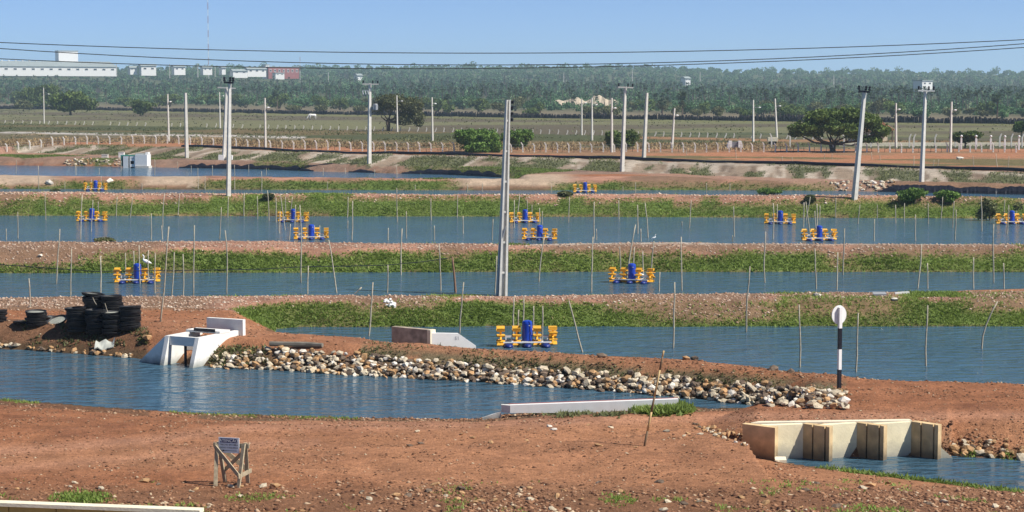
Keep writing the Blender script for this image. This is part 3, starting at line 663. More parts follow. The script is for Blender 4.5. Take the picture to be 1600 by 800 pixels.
for i in range(80):
    px, py = rnd.uniform(20, 1590), rnd.uniform(752, 799)
    if px < 320 and py > 772: continue
    p = hit(px, py); s = rnd.uniform(0.07, 0.15); me = pick_rock(rnd, (0.3, 0.5, 0.2, 0.0))
    setp(link('rock', me, None, p + Vector((0, 0, s * 0.15)), (rnd.uniform(-.4, .4), rnd.uniform(-.4, .4), rnd.uniform(0, 6)), (s * 1.4, s, s * 0.8)), 'loose ochre rock lying in the rubble along the near road edge', 'rock', 'loose rocks in the rubble')
for i in range(26):
    px, py = rnd.uniform(600, 1130), rnd.uniform(664, 700)
    p = hit(px, py); s = rnd.uniform(0.06, 0.12); me = pick_rock(rnd, (0.4, 0.4, 0.1, 0.1))
    setp(link('rock', me, None, p + Vector((0, 0, s * 0.15)), (0, 0.2, rnd.uniform(0, 6)), (s * 1.5, s, s * 0.7)), 'loose pale rock lying on the red road below the low white wall', 'rock', 'loose rocks on the near road')

# ------------------------------------------------------------------ cream sluice with slotted piers
root = thing('sluice', 'cream concrete sluice with slotted piers and tide marks deepened by painted shade beside the road', 'sluice')
J = [U(1160, 662.2, 1.0), U(1255, 662, 1.0), U(1339, 660.2, 1.0), U(1424, 658.6, 1.0)]
FR = [U(1211, 668.6, 1.0), U(1296, 667.6, 1.0), U(1381, 666.1, 1.0), U(1466, 664.5, 1.0)]
wd = (J[3] - J[1]).normalized(); wn = Vector((-wd.y, wd.x, 0))
for j, f in zip(J, FR):
    a = (f - j); L = a.length; a.normalize(); nrm = Vector((-a.y, a.x, 0))        # nrm points away from the visible left face
    th = 0.24; g, dp = 0.055, 0.07
    pl = [(0, 0)]
    for s in ((0.37 * L, 0.84 * L) if j is not J[0] else ()): pl += [(s - g / 2, 0), (s - g / 2, dp), (s + g / 2, dp), (s + g / 2, 0)]
    pl += [(L, 0), (L - 0.04, th), (-0.04, th)]
    P2 = [j + a * s + nrm * t for s, t in pl]
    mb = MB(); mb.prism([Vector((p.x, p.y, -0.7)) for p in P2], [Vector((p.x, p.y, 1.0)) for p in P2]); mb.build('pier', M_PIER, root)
W0 = J[0] - wd * 0.2
pf = [(f - j) * 0.34 for j, f in zip(J, FR)]; ends = [J[0] + wd * 0.28 + pf[0], J[1], J[1] + wd * 0.28 + pf[1], J[2], J[2] + wd * 0.28 + pf[2], J[3]]
for a, b in ((0, 1), (2, 3), (4, 5)):
    p, q = ends[a], ends[b]; mb = MB()
    q4 = [p, q, q + wn * 0.22, p + wn * 0.22]
    mb.prism([Vector((v.x, v.y, -0.7)) for v in q4], [Vector((v.x, v.y, 0.985)) for v in q4]); mb.build('wall_panel', M_CREAM, root)
mb = MB(); q4 = [J[0] + wn * 0.225 + wd * .3, J[3] + wn * 0.225 + wd * 0.1, J[3] + wn * 0.5 + wd * 0.1, J[0] + wn * 0.45 + wd * .6]
mb.prism([Vector((v.x, v.y, 0.8)) for v in q4], [Vector((v.x, v.y, 0.99)) for v in q4]); mb.build('deck', M_CREAM2, root)
mb = MB(); e = FR[3] + Vector((0.14, 0.2, 0)); mb.prism([(e.x, e.y, -0.5), (e.x + 0.9, e.y + 0.05, -0.5), (e.x, e.y, 0.32)], [(e.x, e.y + 0.3, -0.5), (e.x + 0.9, e.y + 0.35, -0.5), (e.x, e.y + 0.3, 0.32)]); mb.build('toe', M_CREAM, root)
e = FR[0] + Vector((0.02, -0.05, 0)); mb = MB(); mb.prism([(e.x - 0.05, e.y - 0.1, -0.5), (e.x + 0.3, e.y - 0.1, -0.5), (e.x + 0.3, e.y - 0.1, 0.1), (e.x - 0.02, e.y - 0.1, 0.1)], [(e.x - 0.05, e.y + 0.12, -0.5), (e.x + 0.3, e.y + 0.12, -0.5), (e.x + 0.3, e.y + 0.12, 0.16), (e.x - 0.02, e.y + 0.12, 0.16)]); mb.build('footing', M_CREAM2, root)

# ------------------------------------------------------------------ low white wall on the channel shore
root = thing('low_wall', 'low whitewashed headwall along the near channel shore with a red top edge', 'wall')
A, B = hit(797, 652.5), hit(1060, 641); A.z = B.z = 0; d = (B - A).normalized(); n = Vector((-d.y, d.x, 0)); zt = max(0, gz(A.x, A.y)) + 0.40; zu = max(0, gz(B.x, B.y)) + 0.36
mb = MB(); q4 = [A, B, B + n * 0.22, A + n * 0.22]; mb.prism([Vector((v.x, v.y, --0.3)) for v in q4], [Vector((v.x, v.y, z)) for v, z in zip(q4, (zt, zu, zu, zt))]); mb.build('wall', M_WHITE, root)
mb = MB(); q4 = [A + n * 0.2 - d * 0.05, B + n * 0.2, B + n * 0.26, A + n * 0.26 - d * .05]; mb.prism([Vector((v.x, v.y, z - 0.08)) for v, z in zip(q4, (zt, zu, zu, zt))], [Vector((v.x, v.y, z + 0.015)) for v, z in zip(q4, (zt, zu, zu, zt))]); mb.build('red_edge', M_BRICK, root)
mb = MB(); q4 = [A - d * 0.28 + n * 0.14, A - d * 0.004 - n * 0.003, A - d * 0.004 + n * 0.2, A - d * 0.28 + n * 0.24]; mb.prism([Vector((v.x, v.y, --0.3)) for v in q4], [Vector((v.x, v.y, zt - 0.005)) for v in q4]); mb.build('end_block', M_WCON, root)
e = A - d * 0.29 + n * 0.12; mb = MB(); mb.prism([(e.x, e.y, -0.3), (e.x - 0.6, e.y + 0.05, -0.3), (e.x - 0.6, e.y + 0.05, zt - 0.44), (e.x, e.y, zt - 0.22)], [(e.x, e.y + 0.12, -0.3), (e.x - 0.6, e.y + 0.17, -0.3), (e.x - 0.6, e.y + 0.17, zt - 0.44), (e.x, e.y + 0.12, zt - 0.22)]); mb.build('wing', M_WCON, root)

# ------------------------------------------------------------------ whitewashed sluice on the far channel bank
o = U(285, 571, 0.0); rz = math.atan2(-0.45, 0.89)
root = thing('sluice', 'whitewashed concrete sluice with twin openings and splayed wing in the channel', 'sluice', o, rz)
def pr(P0, P1, nm, mat): return MB().prism(P0, P1).build(nm, mat, root)
pr([(0.62, -0.45, -0.6), (0.62, 3.1, -0.6), (0.62, 3.1, 1.12), (0.62, 0.0, 1.12), (0.62, -0.45, -0.1)], [(0.80, -0.45, -0.6), (0.80, 3.1, -0.6), (0.80, 3.1, 1.12), (0.80, 0.0, 1.12), (0.80, -0.45, -0.1)], 'side_wall', M_WCON)
pr([(-0.80, -0.40, -0.6), (-0.80, 2.2, -0.6), (-0.80, 2.2, 1.12), (-0.80, 0.0, 1.12), (-0.80, -0.40, -0.1)], [(-0.62, -0.40, -0.6), (-0.62, 2.2, -0.6), (-0.62, 2.2, 1.12), (-0.62, 0.0, 1.12), (-0.62, -0.40, -0.1)], 'side_wall', M_WCON)
pr([(-0.805, -0.05, -0.5), (-2.1, 0.05, -0.5), (-2.1, 0.05, 0.04), (-0.805, -0.02, 1.10)], [(-0.805, 0.12, -0.5), (-2.1, 0.2, -0.5), (-2.1, 0.2, 0.04), (-0.805, 0.12, 1.10)], 'wing_wall', M_WCON)
MB().box((0, 0.1, 0.94), (1.236, 0.16, 0.35)).build('lintel', M_WCON, root)
MB().box((0.08, 0.1, 0.1), (0.06, 0.1, 1.32)).build('post', M_BLACKP, root)
MB().box((0, 1.15, 0.1), (1.236, 0.08, 1.3)).build('gate_board', M_WCON, root)
MB().box((0.0, 1.7, 1.17), (1.62, 0.7, 0.09)).build('deck', M_WCON, root)
MB().box((0.1, 1.33, 1.24), (1.0, 0.05, 0.12)).build('gate_frame', M_BLACKP, root)
MB().box((0.12, 2.75, 1.1), (1.75, 0.18, 0.9)).build('headwall', M_WCON, root)

# ------------------------------------------------------------------ sluice headwall on the pond side
A, B = U(612, 527, 0.85), U(668, 532.5, 0.85); d = (B - A).normalized(); n = Vector((-d.y, d.x, 0))
root = thing('sluice', 'concrete pond outlet with headwall coloured dark for shade and white side wing marked S1', 'sluice')
q4 = [A, B, B + n * 0.28, A + n * 0.28]; MB().prism([Vector((v.x, v.y, 0.3)) for v in q4], [Vector((v.x, v.y, 1.28)) for v in q4]).build('headwall', principled('shaded_concrete', (0.46, 0.38, 0.29), 0.9, var=0.45, scale=3, bump=0.2), root)  # shade on this face is put into the mottled brown colour
q5 = [B - n * 0.03 + d * 0.004, B - n * 0.03 + d * 0.17, B + n * 0.29 + d * 0.17, B + n * 0.29 + d * 0.004]; MB().prism([Vector((v.x, v.y, 0.3)) for v in q5], [Vector((v.x, v.y, 1.285)) for v in q5]).build('lit_end', M_CREAM2, root)  # pale cream paints the sunlit end of the headwall
S = B + d * 0.175 + n * 0.05; u = Vector((0.985, 0.17, 0)); un = Vector((-u.y, u.x, 0))
pts = [(0, 0.1), (1.75, 0.1), (1.75, 0.62), (1.05, 1.12), (0, 1.16)]
MB().prism([Vector((S.x, S.y, 0)) + u * s + Vector((0, 0, z)) for s, z in pts], [Vector((S.x, S.y, 0)) + u * s + un * 0.2 + Vector((0, 0, z)) for s, z in pts]).build('side_wing', M_WHITE, root)
def text_mesh(txt, size, mat, name='lettering', align='CENTER'):
    c = bpy.data.curves.new('t', 'FONT'); c.body = txt; c.size = size; c.align_x = align; c.align_y = 'CENTER'; c.extrude = 0.002; c.resolution_u = 2
    ob = bpy.data.objects.new('t', c); COL.objects.link(ob)
    dg = bpy.context.evaluated_depsgraph_get(); me = bpy.data.meshes.new_from_object(ob.evaluated_get(dg)); me.name = name
    bpy.data.objects.remove(ob); me.materials.clear(); me.materials.append(mat); return me
p = Vector((S.x, S.y, 0.93)) + u * 1.0 - un * 0.004
link('lettering', text_mesh('S1', 0.2, M_GREY), root, p, (math.pi / 2, 0, math.atan2(u.y, u.x)))

# ------------------------------------------------------------------ yellow boundary wall at the near corner
root = thing('boundary_wall', 'yellow rendered boundary wall with a pale coping at the road edge', 'wall')
M_YWALL = principled('yellow_render', (0.55, 0.40, 0.12), 0.85, var=0.12, scale=3, bump=0.15)
A, B = U(-420, 770, 1.6), U(312, 797.5, 1.6); d = (B - A).normalized(); n = Vector((-d.y, d.x, 0)); L = (B - A).length; k = int(L / 1.07)
for i in range(k):
    a = A + d * (L * i / k + 0.012) + n * 0.06; b = A + d * (L * (i + 1) / k - 0.012) + n * 0.06; q4 = [a, b, b + n * 0.16, a + n * 0.16]
    MB().prism([Vector((v.x, v.y, 0.5)) for v in q4], [Vector((v.x, v.y, 1.52)) for v in q4]).build('panel', M_YWALL, root)
q4 = [A, B, B + n * 0.28, A + n * 0.28]; MB().prism([Vector((v.x, v.y, 1.521)) for v in q4], [Vector((v.x, v.y, 1.6)) for v in q4]).build('coping', M_CREAM2, root)

# ------------------------------------------------------------------ wooden barrier with the ATENÇÃO board
o = hit(362, 757); root = thing('barrier', 'weathered wooden trestle barrier carrying a small notice board', 'barrier', o, math.radians(-15))
M_PLANK = principled('barrier_plank', (0.40, 0.33, 0.22), 0.85, var=0.25, scale=12)
for sx in (-1, 1):
    for sy in (-1, 1):
        MB().bar((sx * 0.30, sy * 0.30, -0.05), (sx * 0.355, sy * 0.05, 1.04), 0.09, 0.045).build('leg', M_PLANK, root)
MB().box((0, 0.0, 0.97), (0.94, 0.035, 0.11)).build('top_rail', M_PLANK, root)
MB().bar((-0.37, -0.13, 0.95), (0.31, -0.275, 0.28), 0.03, 0.09).build('brace', M_PLANK, root)
MB().bar((0.33, 0.13, 0.86), (-0.29, 0.25, 0.30), 0.03, 0.09).build('brace', M_PLANK, root)
MB().bar((-0.33, 0.17, 0.86), (0.30, 0.285, 0.33), 0.03, 0.11).build('brace', M_PLANK, root)
MB().bar((0.325, -0.36, 0.27), (0.365, 0.36, 0.30), 0.035, 0.1).build('foot_rail', M_PLANK, root)
bd = MB().box((-0.03, -0.065, 0.985), (0.54, 0.018, 0.38)).build('notice_board', M_SIGNG, root)
MB().box((-0.03, -0.0765, 1.10), (0.46, 0.004, 0.11)).build('title_band', M_NAVY, bd)
R90 = (math.pi / 2, 0, 0)
link('lettering', text_mesh('ATENÇÃO', 0.105, M_WHITE), bd, (-0.03, -0.080, 1.096), R90)
link('lettering', text_mesh('TRECHO EM OBRA', 0.058, M_BLACKP), bd, (-0.03, -0.0765, 0.995), R90)
link('lettering', text_mesh('DESVIO À ESQUERDA', 0.051, M_BLACKP), bd, (-0.03, -0.0765, 0.925), R90)
MB().prism([(-0.15, -0.079, 0.848), (-0.15, -0.079, 0.856), (-0.165, -0.079, 0.872), (-0.23, -0.079, 0.852), (-0.165, -0.079, 0.832)][::-1], [(-0.15, -0.075, 0.848), (-0.15, -0.075, 0.856), (-0.165, -0.075, 0.872), (-0.23, -0.075, 0.852), (-0.165, -0.075, 0.832)][::-1]).box((0.01, -0.077, 0.852), (0.34, 0.004, 0.012)).build('arrow', M_BLACKP, bd)

# ------------------------------------------------------------------ round sign seen from behind
o = hit(1311, 611); s = scale_at(o); hgt = (611 - 477) / s
root = thing('road_sign', 'round white sign on a black and white banded post on the dike', 'sign', o, math.radians(22))
zb = [(-0.2, 0.07, M_WHITE), (0.07, 0.70, M_BLACKP), (0.70, 1.36, M_WHITE), (1.36, 2.04, M_BLACKP), (2.04, hgt - 0.05, M_WHITE)]
for a, b, m in zb: MB().box((0, 0, (a + b) / 2), (0.105, 0.105, b - a - 0.001)).build('post_band', m, root)
mb = MB(); mb.lathe([(0.27, -0.012), (0.275, 0.0), (0.27, 0.012)], 40, axis='X')
bo = mb.build('sign_disc', M_WHITE, root); bo.rotation_euler = (0, 0, math.pi / 2); bo.location = (0, 0.068, hgt - 0.3); bo.scale = (1, 1, 1.12)

# ------------------------------------------------------------------ stakes
def stake(bx, by, tx, ty, label, group, name='stake', mat=None, rad=None, bend=None, lift=None):
    p = hit(bx, by)
    q = UD(tx, ty, p.y + rnd.uniform(-0.15, 0.15)); L = (q - p).length
    r0 = rad or min(0.045, 0.028 + 0.00013 * p.y); n = 5; pts = []; kx = rnd.uniform(-1, 1) * 0.018 * L if bend is None else bend; ph = rnd.uniform(0.35, 0.65)
    base = p - (q - p).normalized() * 0.45
    for i in range(n + 1):
        t = i / n; w_ = kx * math.sin(math.pi * min(1, t / ph if t < ph else (1 - t) / (1 - ph)) / 2) if 0 < t < 1 else 0
        a = base.lerp(q, t); pts.append(a - base + Vector((w_ + rnd.uniform(-1, 1) * 0.006 * L, rnd.uniform(-1, 1) * 0.01 * L, 0)) * (0 if t == 0 else 1))
    o_ = MB().tube(pts, [r0 * (1.05 - 0.35 * i / n) for i in range(n + 1)], 6).build(name, mat or M_WOOD, None, smooth=True); o_.location = base
    setp(o_, label, 'stake', group); return o_
SETS = [(84.3, 'thin crooked wooden stake in the pond just behind the dike', 'stakes in the dike pond'),
        (112.6, 'thin wooden stake in or beside the pond behind the tall double pole', 'stakes in the double pole pond'),
        (166, 'thin wooden stake in the wide pond holding most aerators', 'stakes in the wide aerator pond'),
        (213, 'slim stake in the narrow strip of pond behind the small bushes', 'stakes in the narrow pond'),
        (999, 'slim stake in the farthest pond before the pump shed', 'stakes in the farthest pond')]
def auto_stake(l, **k):
    y = hit(l[0], l[1]).y
    for lim, lb, g in SETS:
        if y < lim: return stake(*l, lb, g, **k)
def conv(lst, ox, oy): return [(ox + a / 4, oy + b / 4, ox + c / 4, oy + d_ / 4) for a, b, c, d_ in lst]
ALL = conv([(100, 165, 103, 80), (240, 262, 240, 115), (475, 172, 473, 115), (620, 170, 620, 130), (757, 150, 757, 85), (967, 175, 967, 75), (1110, 135, 1110, 90), (1195, 155, 1195, 115), (1237, 178, 1237, 130), (1240, 260, 1240, 185), (1282, 262, 1282, 185), (1328, 178, 1328, 115), (1467, 178, 1465, 110), (1467, 262, 1467, 190), (1555, 155, 1555, 110), (405, 260, 405, 215), (572, 262, 572, 200), (632, 262, 632, 180), (887, 268, 887, 225),
  (287, 455, 283, 285), (110, 570, 110, 405), (38, 580, 38, 510), (505, 578, 515, 295), (570, 530, 580, 330), (615, 425, 615, 340), (728, 430, 732, 310), (812, 440, 830, 305), (945, 580, 945, 415), (1015, 575, 1010, 490), (1017, 500, 1027, 290), (1113, 430, 1123, 290), (1370, 575, 1382, 375), (1425, 440, 1427, 310), (1525, 430, 1527, 285)], 0, 230)
ALL += [(88, 444, 94, 358), (110, 463, 112, 389), (157, 462, 157, 400), (196, 426, 196, 395), (209, 428, 209, 392), (219, 443, 217, 383), (232, 443, 232, 391), (242, 458, 243, 395), (250, 503, 264, 354), (268, 461, 272, 394), (286, 462, 286, 397), (302, 462, 304, 352), (354, 460, 352, 360), (47, 480, 45, 435)]
ALL += conv([(8, 450, 8, 305), (80, 460, 72, 270), (125, 470, 125, 315), (182, 520, 152, 300), (145, 535, 150, 400), (185, 432, 185, 310), (212, 440, 228, 310), (243, 500, 248, 360), (210, 580, 215, 480), (398, 545, 398, 490), (365, 540, 365, 490), (570, 440, 575, 310), (572, 505, 575, 460), (600, 580, 603, 335), (885, 470, 880, 255), (825, 580, 827, 505), (940, 570, 940, 400), (1095, 455, 1093, 320), (1115, 580, 1115, 490), (1257, 440, 1260, 300), (1295, 540, 1293, 430), (1475, 580, 1482, 450),
  (35, 275, 35, 150), (65, 170, 65, 130), (448, 270, 447, 215), (418, 180, 420, 130), (558, 165, 558, 130), (742, 180, 742, 140), (880, 190, 878, 120), (995, 265, 995, 235), (1322, 285, 1322, 235), (1415, 280, 1415, 220)], 400, 230)
ALL += [(470, 442, 468, 320), (526, 458, 514, 375), (627, 430, 628, 357), (688, 455, 686, 382), (481, 459, 482, 415), (605, 458, 606, 414), (575, 525, 583, 441), (718, 521, 724, 441), (773, 458, 776, 400)]
ALL += conv([(15, 505, 15, 330), (32, 435, 48, 300), (95, 435, 95, 330), (125, 435, 125, 360), (172, 490, 172, 380), (190, 480, 190, 400), (353, 470, 360, 310), (513, 570, 513, 340), (527, 580, 527, 510), (667, 450, 667, 330), (787, 540, 785, 360), (850, 565, 833, 350), (805, 590, 805, 510), (1110, 505, 1122, 330), (1390, 560, 1385, 370), (1378, 592, 1378, 550), (247, 285, 247, 240), (693, 275, 693, 245), (773, 288, 773, 220), (1215, 285, 1215, 225), (1362, 275, 1362, 225), (1062, 490, 1062, 465)], 800, 230)
ALL += [(842, 441, 850, 370), (924, 457, 926, 370), (980, 436, 993, 351), (991, 436, 991, 386), (969, 428, 968, 385), (1005, 431, 1004, 392), (1017, 428, 1022, 377), (1065, 454, 1064, 370), (1195, 442, 1196, 362), (1166, 519, 1172, 416), (1051, 544, 1054, 441), (910, 550, 889, 470), (1030, 455, 1031, 425), (802, 526, 803, 464), (817, 522, 818, 464), (809, 540, 810, 484), (834, 524, 834, 478), (847, 542, 848, 478)]
ALL += conv([(30, 575, 33, 350), (58, 440, 58, 355), (222, 500, 225, 345), (265, 550, 235, 340), (235, 460, 265, 310), (300, 510, 292, 400), (305, 520, 305, 355), (322, 455, 325, 365), (423, 440, 425, 320), (563, 480, 575, 360), (683, 445, 683, 360), (797, 475, 797, 360), (853, 465, 853, 350), (922, 585, 922, 420), (1000, 480, 1000, 350), (1080, 445, 1092, 310), (1152, 505, 1162, 335), (1167, 580, 1175, 390), (1335, 525, 1333, 310), (1475, 440, 1480, 330), (1495, 545, 1505, 360), (1553, 440, 1553, 370), (665, 585, 665, 450)], 1200, 230)
ALL += [(1275, 452, 1273, 388), (1307, 453, 1309, 394), (1317, 430, 1320, 357), (1433, 451, 1440, 381), (1449, 451, 1449, 411), (1521, 451, 1521, 402), (1552, 442, 1552, 350), (1569, 451, 1568, 411), (1250, 574, 1249, 476), (1338, 581, 1341, 489), (1447, 572, 1450, 477)]
for l in ALL: auto_stake(l)
stake(1541, 545, 1559, 471, 'kinked wooden stake with a bent lower third in the dike pond', None, bend=-0.28)
stake(555, 459, 565, 449, 'short stick leaning over on the crest of the turfed bank', None, rad=0.05)
stake(712, 457, 707, 401, 'thick brown leaning post on the crest of the turfed bank', None, name='post', mat=principled('brown_post', (0.24, 0.14, 0.09), 0.85, var=0.2), rad=0.07, bend=0.0)
root = thing('leaning_rod', 'long bamboo rod leaning upright from the red road, pale toward the top', 'rod')
p = hit(1007, 697); q = UD(1037, 548, p.y - 0.15); M_BAM = principled('bamboo_pale', (0.52, 0.36, 0.16), 0.6, var=0.15); M_BAM2 = principled('bamboo_dark', (0.17, 0.11, 0.06), 0.7, var=0.15)
for i, (a, b, m) in enumerate(((-0.1, 0.16, M_BAM2), (0.16, 0.36, M_BAM), (0.36, 0.52, M_BAM2), (0.52, 0.80, M_BAM), (0.80, 0.94, M_BAM2), (0.94, 1.0, M_BAM))):
    MB().tube([p.lerp(q, a), p.lerp(q, (a + b) / 2), p.lerp(q, b)], 0.034 - 0.008 * b, 7).build('segment', m, root, smooth=True)
# cable strung low over the pond
pts = [hit(-60, 425) + Vector((0, 0, 0.6))] + [UD(px, py, 104.0) for px, py in ((150, 424), (400, 421), (482, 416.5), (545, 416), (606, 414), (660, 409), (700, 403.5))]
setp(MB().tube(pts, 0.022, 5).build('cable', M_WIRE), 'thin black cable sagging over the pond from a brown post', 'cable')
# ------------------------------------------------------------------ paddlewheel aerators
def make_aerator():
    root = thing('aerator', 'x', 'aerator')
    for x in (-0.78, 0.0, 0.78):
        mb = MB(); prof = [(-0.72, 0.02), (-0.66, 0.10), (-0.4, 0.145), (0.4, 0.145), (0.66, 0.10), (0.72, 0.02)]
        vs = []; fs = []; n = 10
        for y, r in prof:
            for k in range(n): t = 2 * math.pi * k / n; vs.append((x + 1.35 * r * math.cos(t), y, 0.03 + r * 0.85 * math.sin(t)))
        for i in range(len(prof) - 1):
            for k in range(n): a = i * n + k; b = i * n + (k + 1) % n; fs.append((a, a + n, b + n, b))
        fs += [tuple(range(n)), tuple(range(len(vs) - 1, len(vs) - 1 - n, -1))]
        mb.add(vs, fs).build('float', M_DBLUE, root, smooth=True)
    for y in (-0.42, 0.42): MB().box((0, y, 0.185), (2.0, 0.07, 0.045)).build('frame_rail', M_WHITE, root)
    for x in (-0.62, 0.62):
        MB().box((x, 0, 0.37), (0.55, 0.06, 0.05)).box((x - 0.25, 0, 0.275), (0.05, 0.06, 0.14)).box((x + 0.25, 0, 0.275), (0.05, 0.06, 0.14)).box((x, 0, 0.222), (0.08, 0.84, 0.03)).build('bearing_stand', M_WHITE, root)
    MB().tube([(-1.2, 0, 0.42), (1.2, 0, 0.42)], 0.022, 8).build('shaft', M_GREY, root)
    proto = None
    for x in (-1.09, -0.43, 0.43, 1.09):
        mb = MB(); mb.lathe([(0.07, -0.16), (0.07, 0.16)], 8, axis='X')
        for k in range(8):
            t = 2 * math.pi * (k + 0.5) / 8; c, s = math.cos(t), math.sin(t)
            mb.box((0, 0.2 * c, 0.2 * s), (0.07, 0.26, 0.03), rx=t)                 # spoke
            mb.box((0, 0.335 * c, 0.335 * s), (0.34, 0.035, 0.15), rx=t - math.pi / 2 + math.pi / 2 + 1.2)   # cupped blade
        if proto is None: proto = mb.mesh('paddle_wheel', M_YEL)
        link('paddle_wheel', proto, root, (x, 0, 0.42), (rnd.uniform(0, 0.4), 0, 0))
    mb = MB(); mb.lathe([(0.20, 0.0), (0.215, 0.02), (0.215, 0.74), (0.19, 0.82), (0.10, 0.86)], 18); c = mb.build('motor_cover', M_BLUE, root, smooth=False); c.location = (0.02, 0, 0.2)
    MB().box((0.10, -0.205, 0.66), (0.07, 0.03, 0.04)).build('badge', M_WHITE, c)
    MB().box((0.02, 0, 0.19), (0.5, 0.78, 0.035)).build('motor_plate', M_GREY, root)
    return root
AER = [(823, 541, 0.06, 'blue and yellow paddlewheel aerator moored close behind the dike track'),
       (214, 442, 0.05, 'blue and yellow paddlewheel aerator with a white egret standing on it'),
       (987, 442, -0.3, 'blue and yellow paddlewheel aerator with an egret perched low on its frame'),
       (486, 374, 0.1, 'nearer aerator of the close pair ringed by many tall stakes in the wide pond'), (843, 375, -0.15, 'nearer aerator of the pair beside the tall double pole in the wide pond'),
       (1280, 376, 0.12, 'aerator in front of the bundle of crossed stakes in the wide pond'), (143, 346, 0.0, 'aerator alone behind a long kinked stake in the wide pond'), (458, 347, -0.1, 'farther aerator of the close pair ringed by many tall stakes in the wide pond'),
       (820, 348, 0.1, 'farther aerator of the pair beside the tall double pole in the wide pond'), (1219, 350, -0.1, 'aerator near the far shore behind the crossed stakes in the wide pond'), (1581, 350, 0.05, 'aerator before the tall pale weeds at the far shore of the wide pond'),
       (149, 297.5, 0, 'blue and yellow aerator half sunk behind the crest between two pale boulders'), (914, 300.5, 0.1, 'blue and yellow aerator behind the crest next to a small dark bush')]
A0 = make_aerator()
for i, (px, py, rz, lb) in enumerate(AER):
    o = A0 if i == 0 else copy_tree(A0); p = U(px, py, 0); o.location = p + Vector((0, 0.1, 0.02)); o.rotation_euler = (0, 0, rz)
    setp(o, lb, 'aerator', 'floating paddlewheel aerators')
# ------------------------------------------------------------------ egrets
def egret(loc, rz, label, h=0.62):
    k = h / 0.62; root = thing('egret', label, 'bird', loc, rz)
    P = [(-0.27, 0, 0.20), (-0.2, 0, 0.225), (-0.1, 0, 0.26), (0, 0, 0.30), (0.08, 0, 0.34), (0.12, 0, 0.40), (0.09, 0, 0.46), (0.085, 0, 0.52), (0.11, 0, 0.57), (0.145, 0, 0.585), (0.165, 0, 0.583)]
    R = [0.012, 0.04, 0.075, 0.085, 0.06, 0.034, 0.024, 0.022, 0.026, 0.027, 0.012]
    MB().tube([Vector(p) * k for p in P], [r * k for r in R], 8).build('body', principled('egret_white', (0.85, 0.85, 0.83), 0.7, var=0.03), root, smooth=True)
    MB().tube([Vector((0.163, 0, 0.583)) * k, Vector((0.24, 0, 0.575)) * k], [0.009 * k, 0.003 * k], 5).build('beak', M_YEL, root)
    for s in (-1, 1): MB().tube([Vector((-0.02, s * 0.03, 0.24)) * k, Vector((-0.03, s * 0.03, 0.12)) * k, Vector((0, s * 0.03, 0.0)) * k], 0.008 * k, 5).build('leg', M_BLACKP, root)
p = U(225, 442, 0); egret(p + Vector((0.10, 0.1, 0.84)), math.pi, 'white egret standing tall on an aerator paddlewheel', 0.75)
p = U(1002, 441, 0); egret(p + Vector((0, -0.2, 0.20)), math.pi, 'white egret crouched on the aerator frame beside the blue cover', 0.5)
p = UD(1022, 376.5, hit(1017, 428).y); egret(p, 0.0, 'white egret perched on the tip of a stake', 0.4)

# ------------------------------------------------------------------ stacks of feeding trays
TRAY = MB().lathe([(0.36, 0.012), (0.40, 0.0), (0.435, 0.03), (0.43, 0.085), (0.45, 0.098), (0.425, 0.105), (0.40, 0.09), (0.385, 0.03), (0.36, 0.02)], 22).mesh('feeding_tray', M_BLACK, True)
NETM = principled('tray_net', (0.30, 0.31, 0.27), 0.9, var=0.2, scale=8)
NET = MB().lathe([(0.395, 0.03), (0.39, 0.036)], 22).mesh('net', NETM)
def tray(loc, rot, lb, g):
    o = link('feeding_tray', TRAY, None, loc, rot); setp(o, lb, 'tray', g); link('net', NET, o); return o
def stack(px, py, n, lb, g, dx=0.0, step=0.098):
    b = hit(px, py); b = Vector((b.x + dx, b.y, b.z - 0.01)); drift = rnd.uniform(-0.006, 0.006); z = b.z
    for i in range(n):
        z += step * rnd.uniform(0.92, 1.06)
        tray((b.x + drift * i + rnd.uniform(-0.045, 0.045), b.y + rnd.uniform(-0.04, 0.04), z - step), (rnd.uniform(-0.07, 0.07), rnd.uniform(-0.09, 0.09), rnd.uniform(0, 6)), lb, g)
GB = 'trays in the clustered stacks'
for a_ in ((121, 517, 10, 'round black feeding tray in the tall stack nearest the short stack'), (151, 519, 10, 'round black feeding tray in the front stack before the tallest one'), (149, 508, 14, 'round black feeding tray in the tallest stack of the cluster'),
           (178, 509, 13, 'round black feeding tray in the second tallest stack of the cluster'), (177, 520, 9, 'round black feeding tray in the lowest front stack of the cluster'), (202, 515, 10, 'round black feeding tray in the ragged stack nearest the whitewashed sluice')): stack(*a_, GB)
LB2, GB2 = 'round black feeding tray in the short stack standing apart from the tall stacks', 'trays in the short stack'
stack(57, 507, 6, LB2, GB2)
stack(-6, 502, 5, 'round black feeding tray in the low stack at the far end of the shore', 'trays in the low shore stack')
p = hit(86, 505); tray(p + Vector((0.1, 0, 0.06)), (0.25, -0.35, 0.4), 'black feeding tray tipped against its neighbour beside the short stack', None)
p = hit(84, 500); tray(p + Vector((-0.1, 0.3, 0.02)), (0.05, 0.03, 1.4), 'black feeding tray lying flat on the ground behind the short stack', None)
p = hit(36, 506); tray(p + Vector((0, 0.1, 0.02)), (0.02, 0.06, 2.4), 'black feeding tray lying flat before the short stack', None)
for (bx, by, tx, ty) in ((145, 465, 151, 476), (164, 474, 171, 494)):
    p = UD(bx, by, 77.9); q = UD(tx, ty, 77.6); setp(MB().tube([p, p.lerp(q, 0.5) - Vector((0, 0, 0.03)), q], 0.012, 5).build('tray_cord', M_WOOD), 'pale cord hanging over the side of the stacked trays', 'cord', 'tray cords')
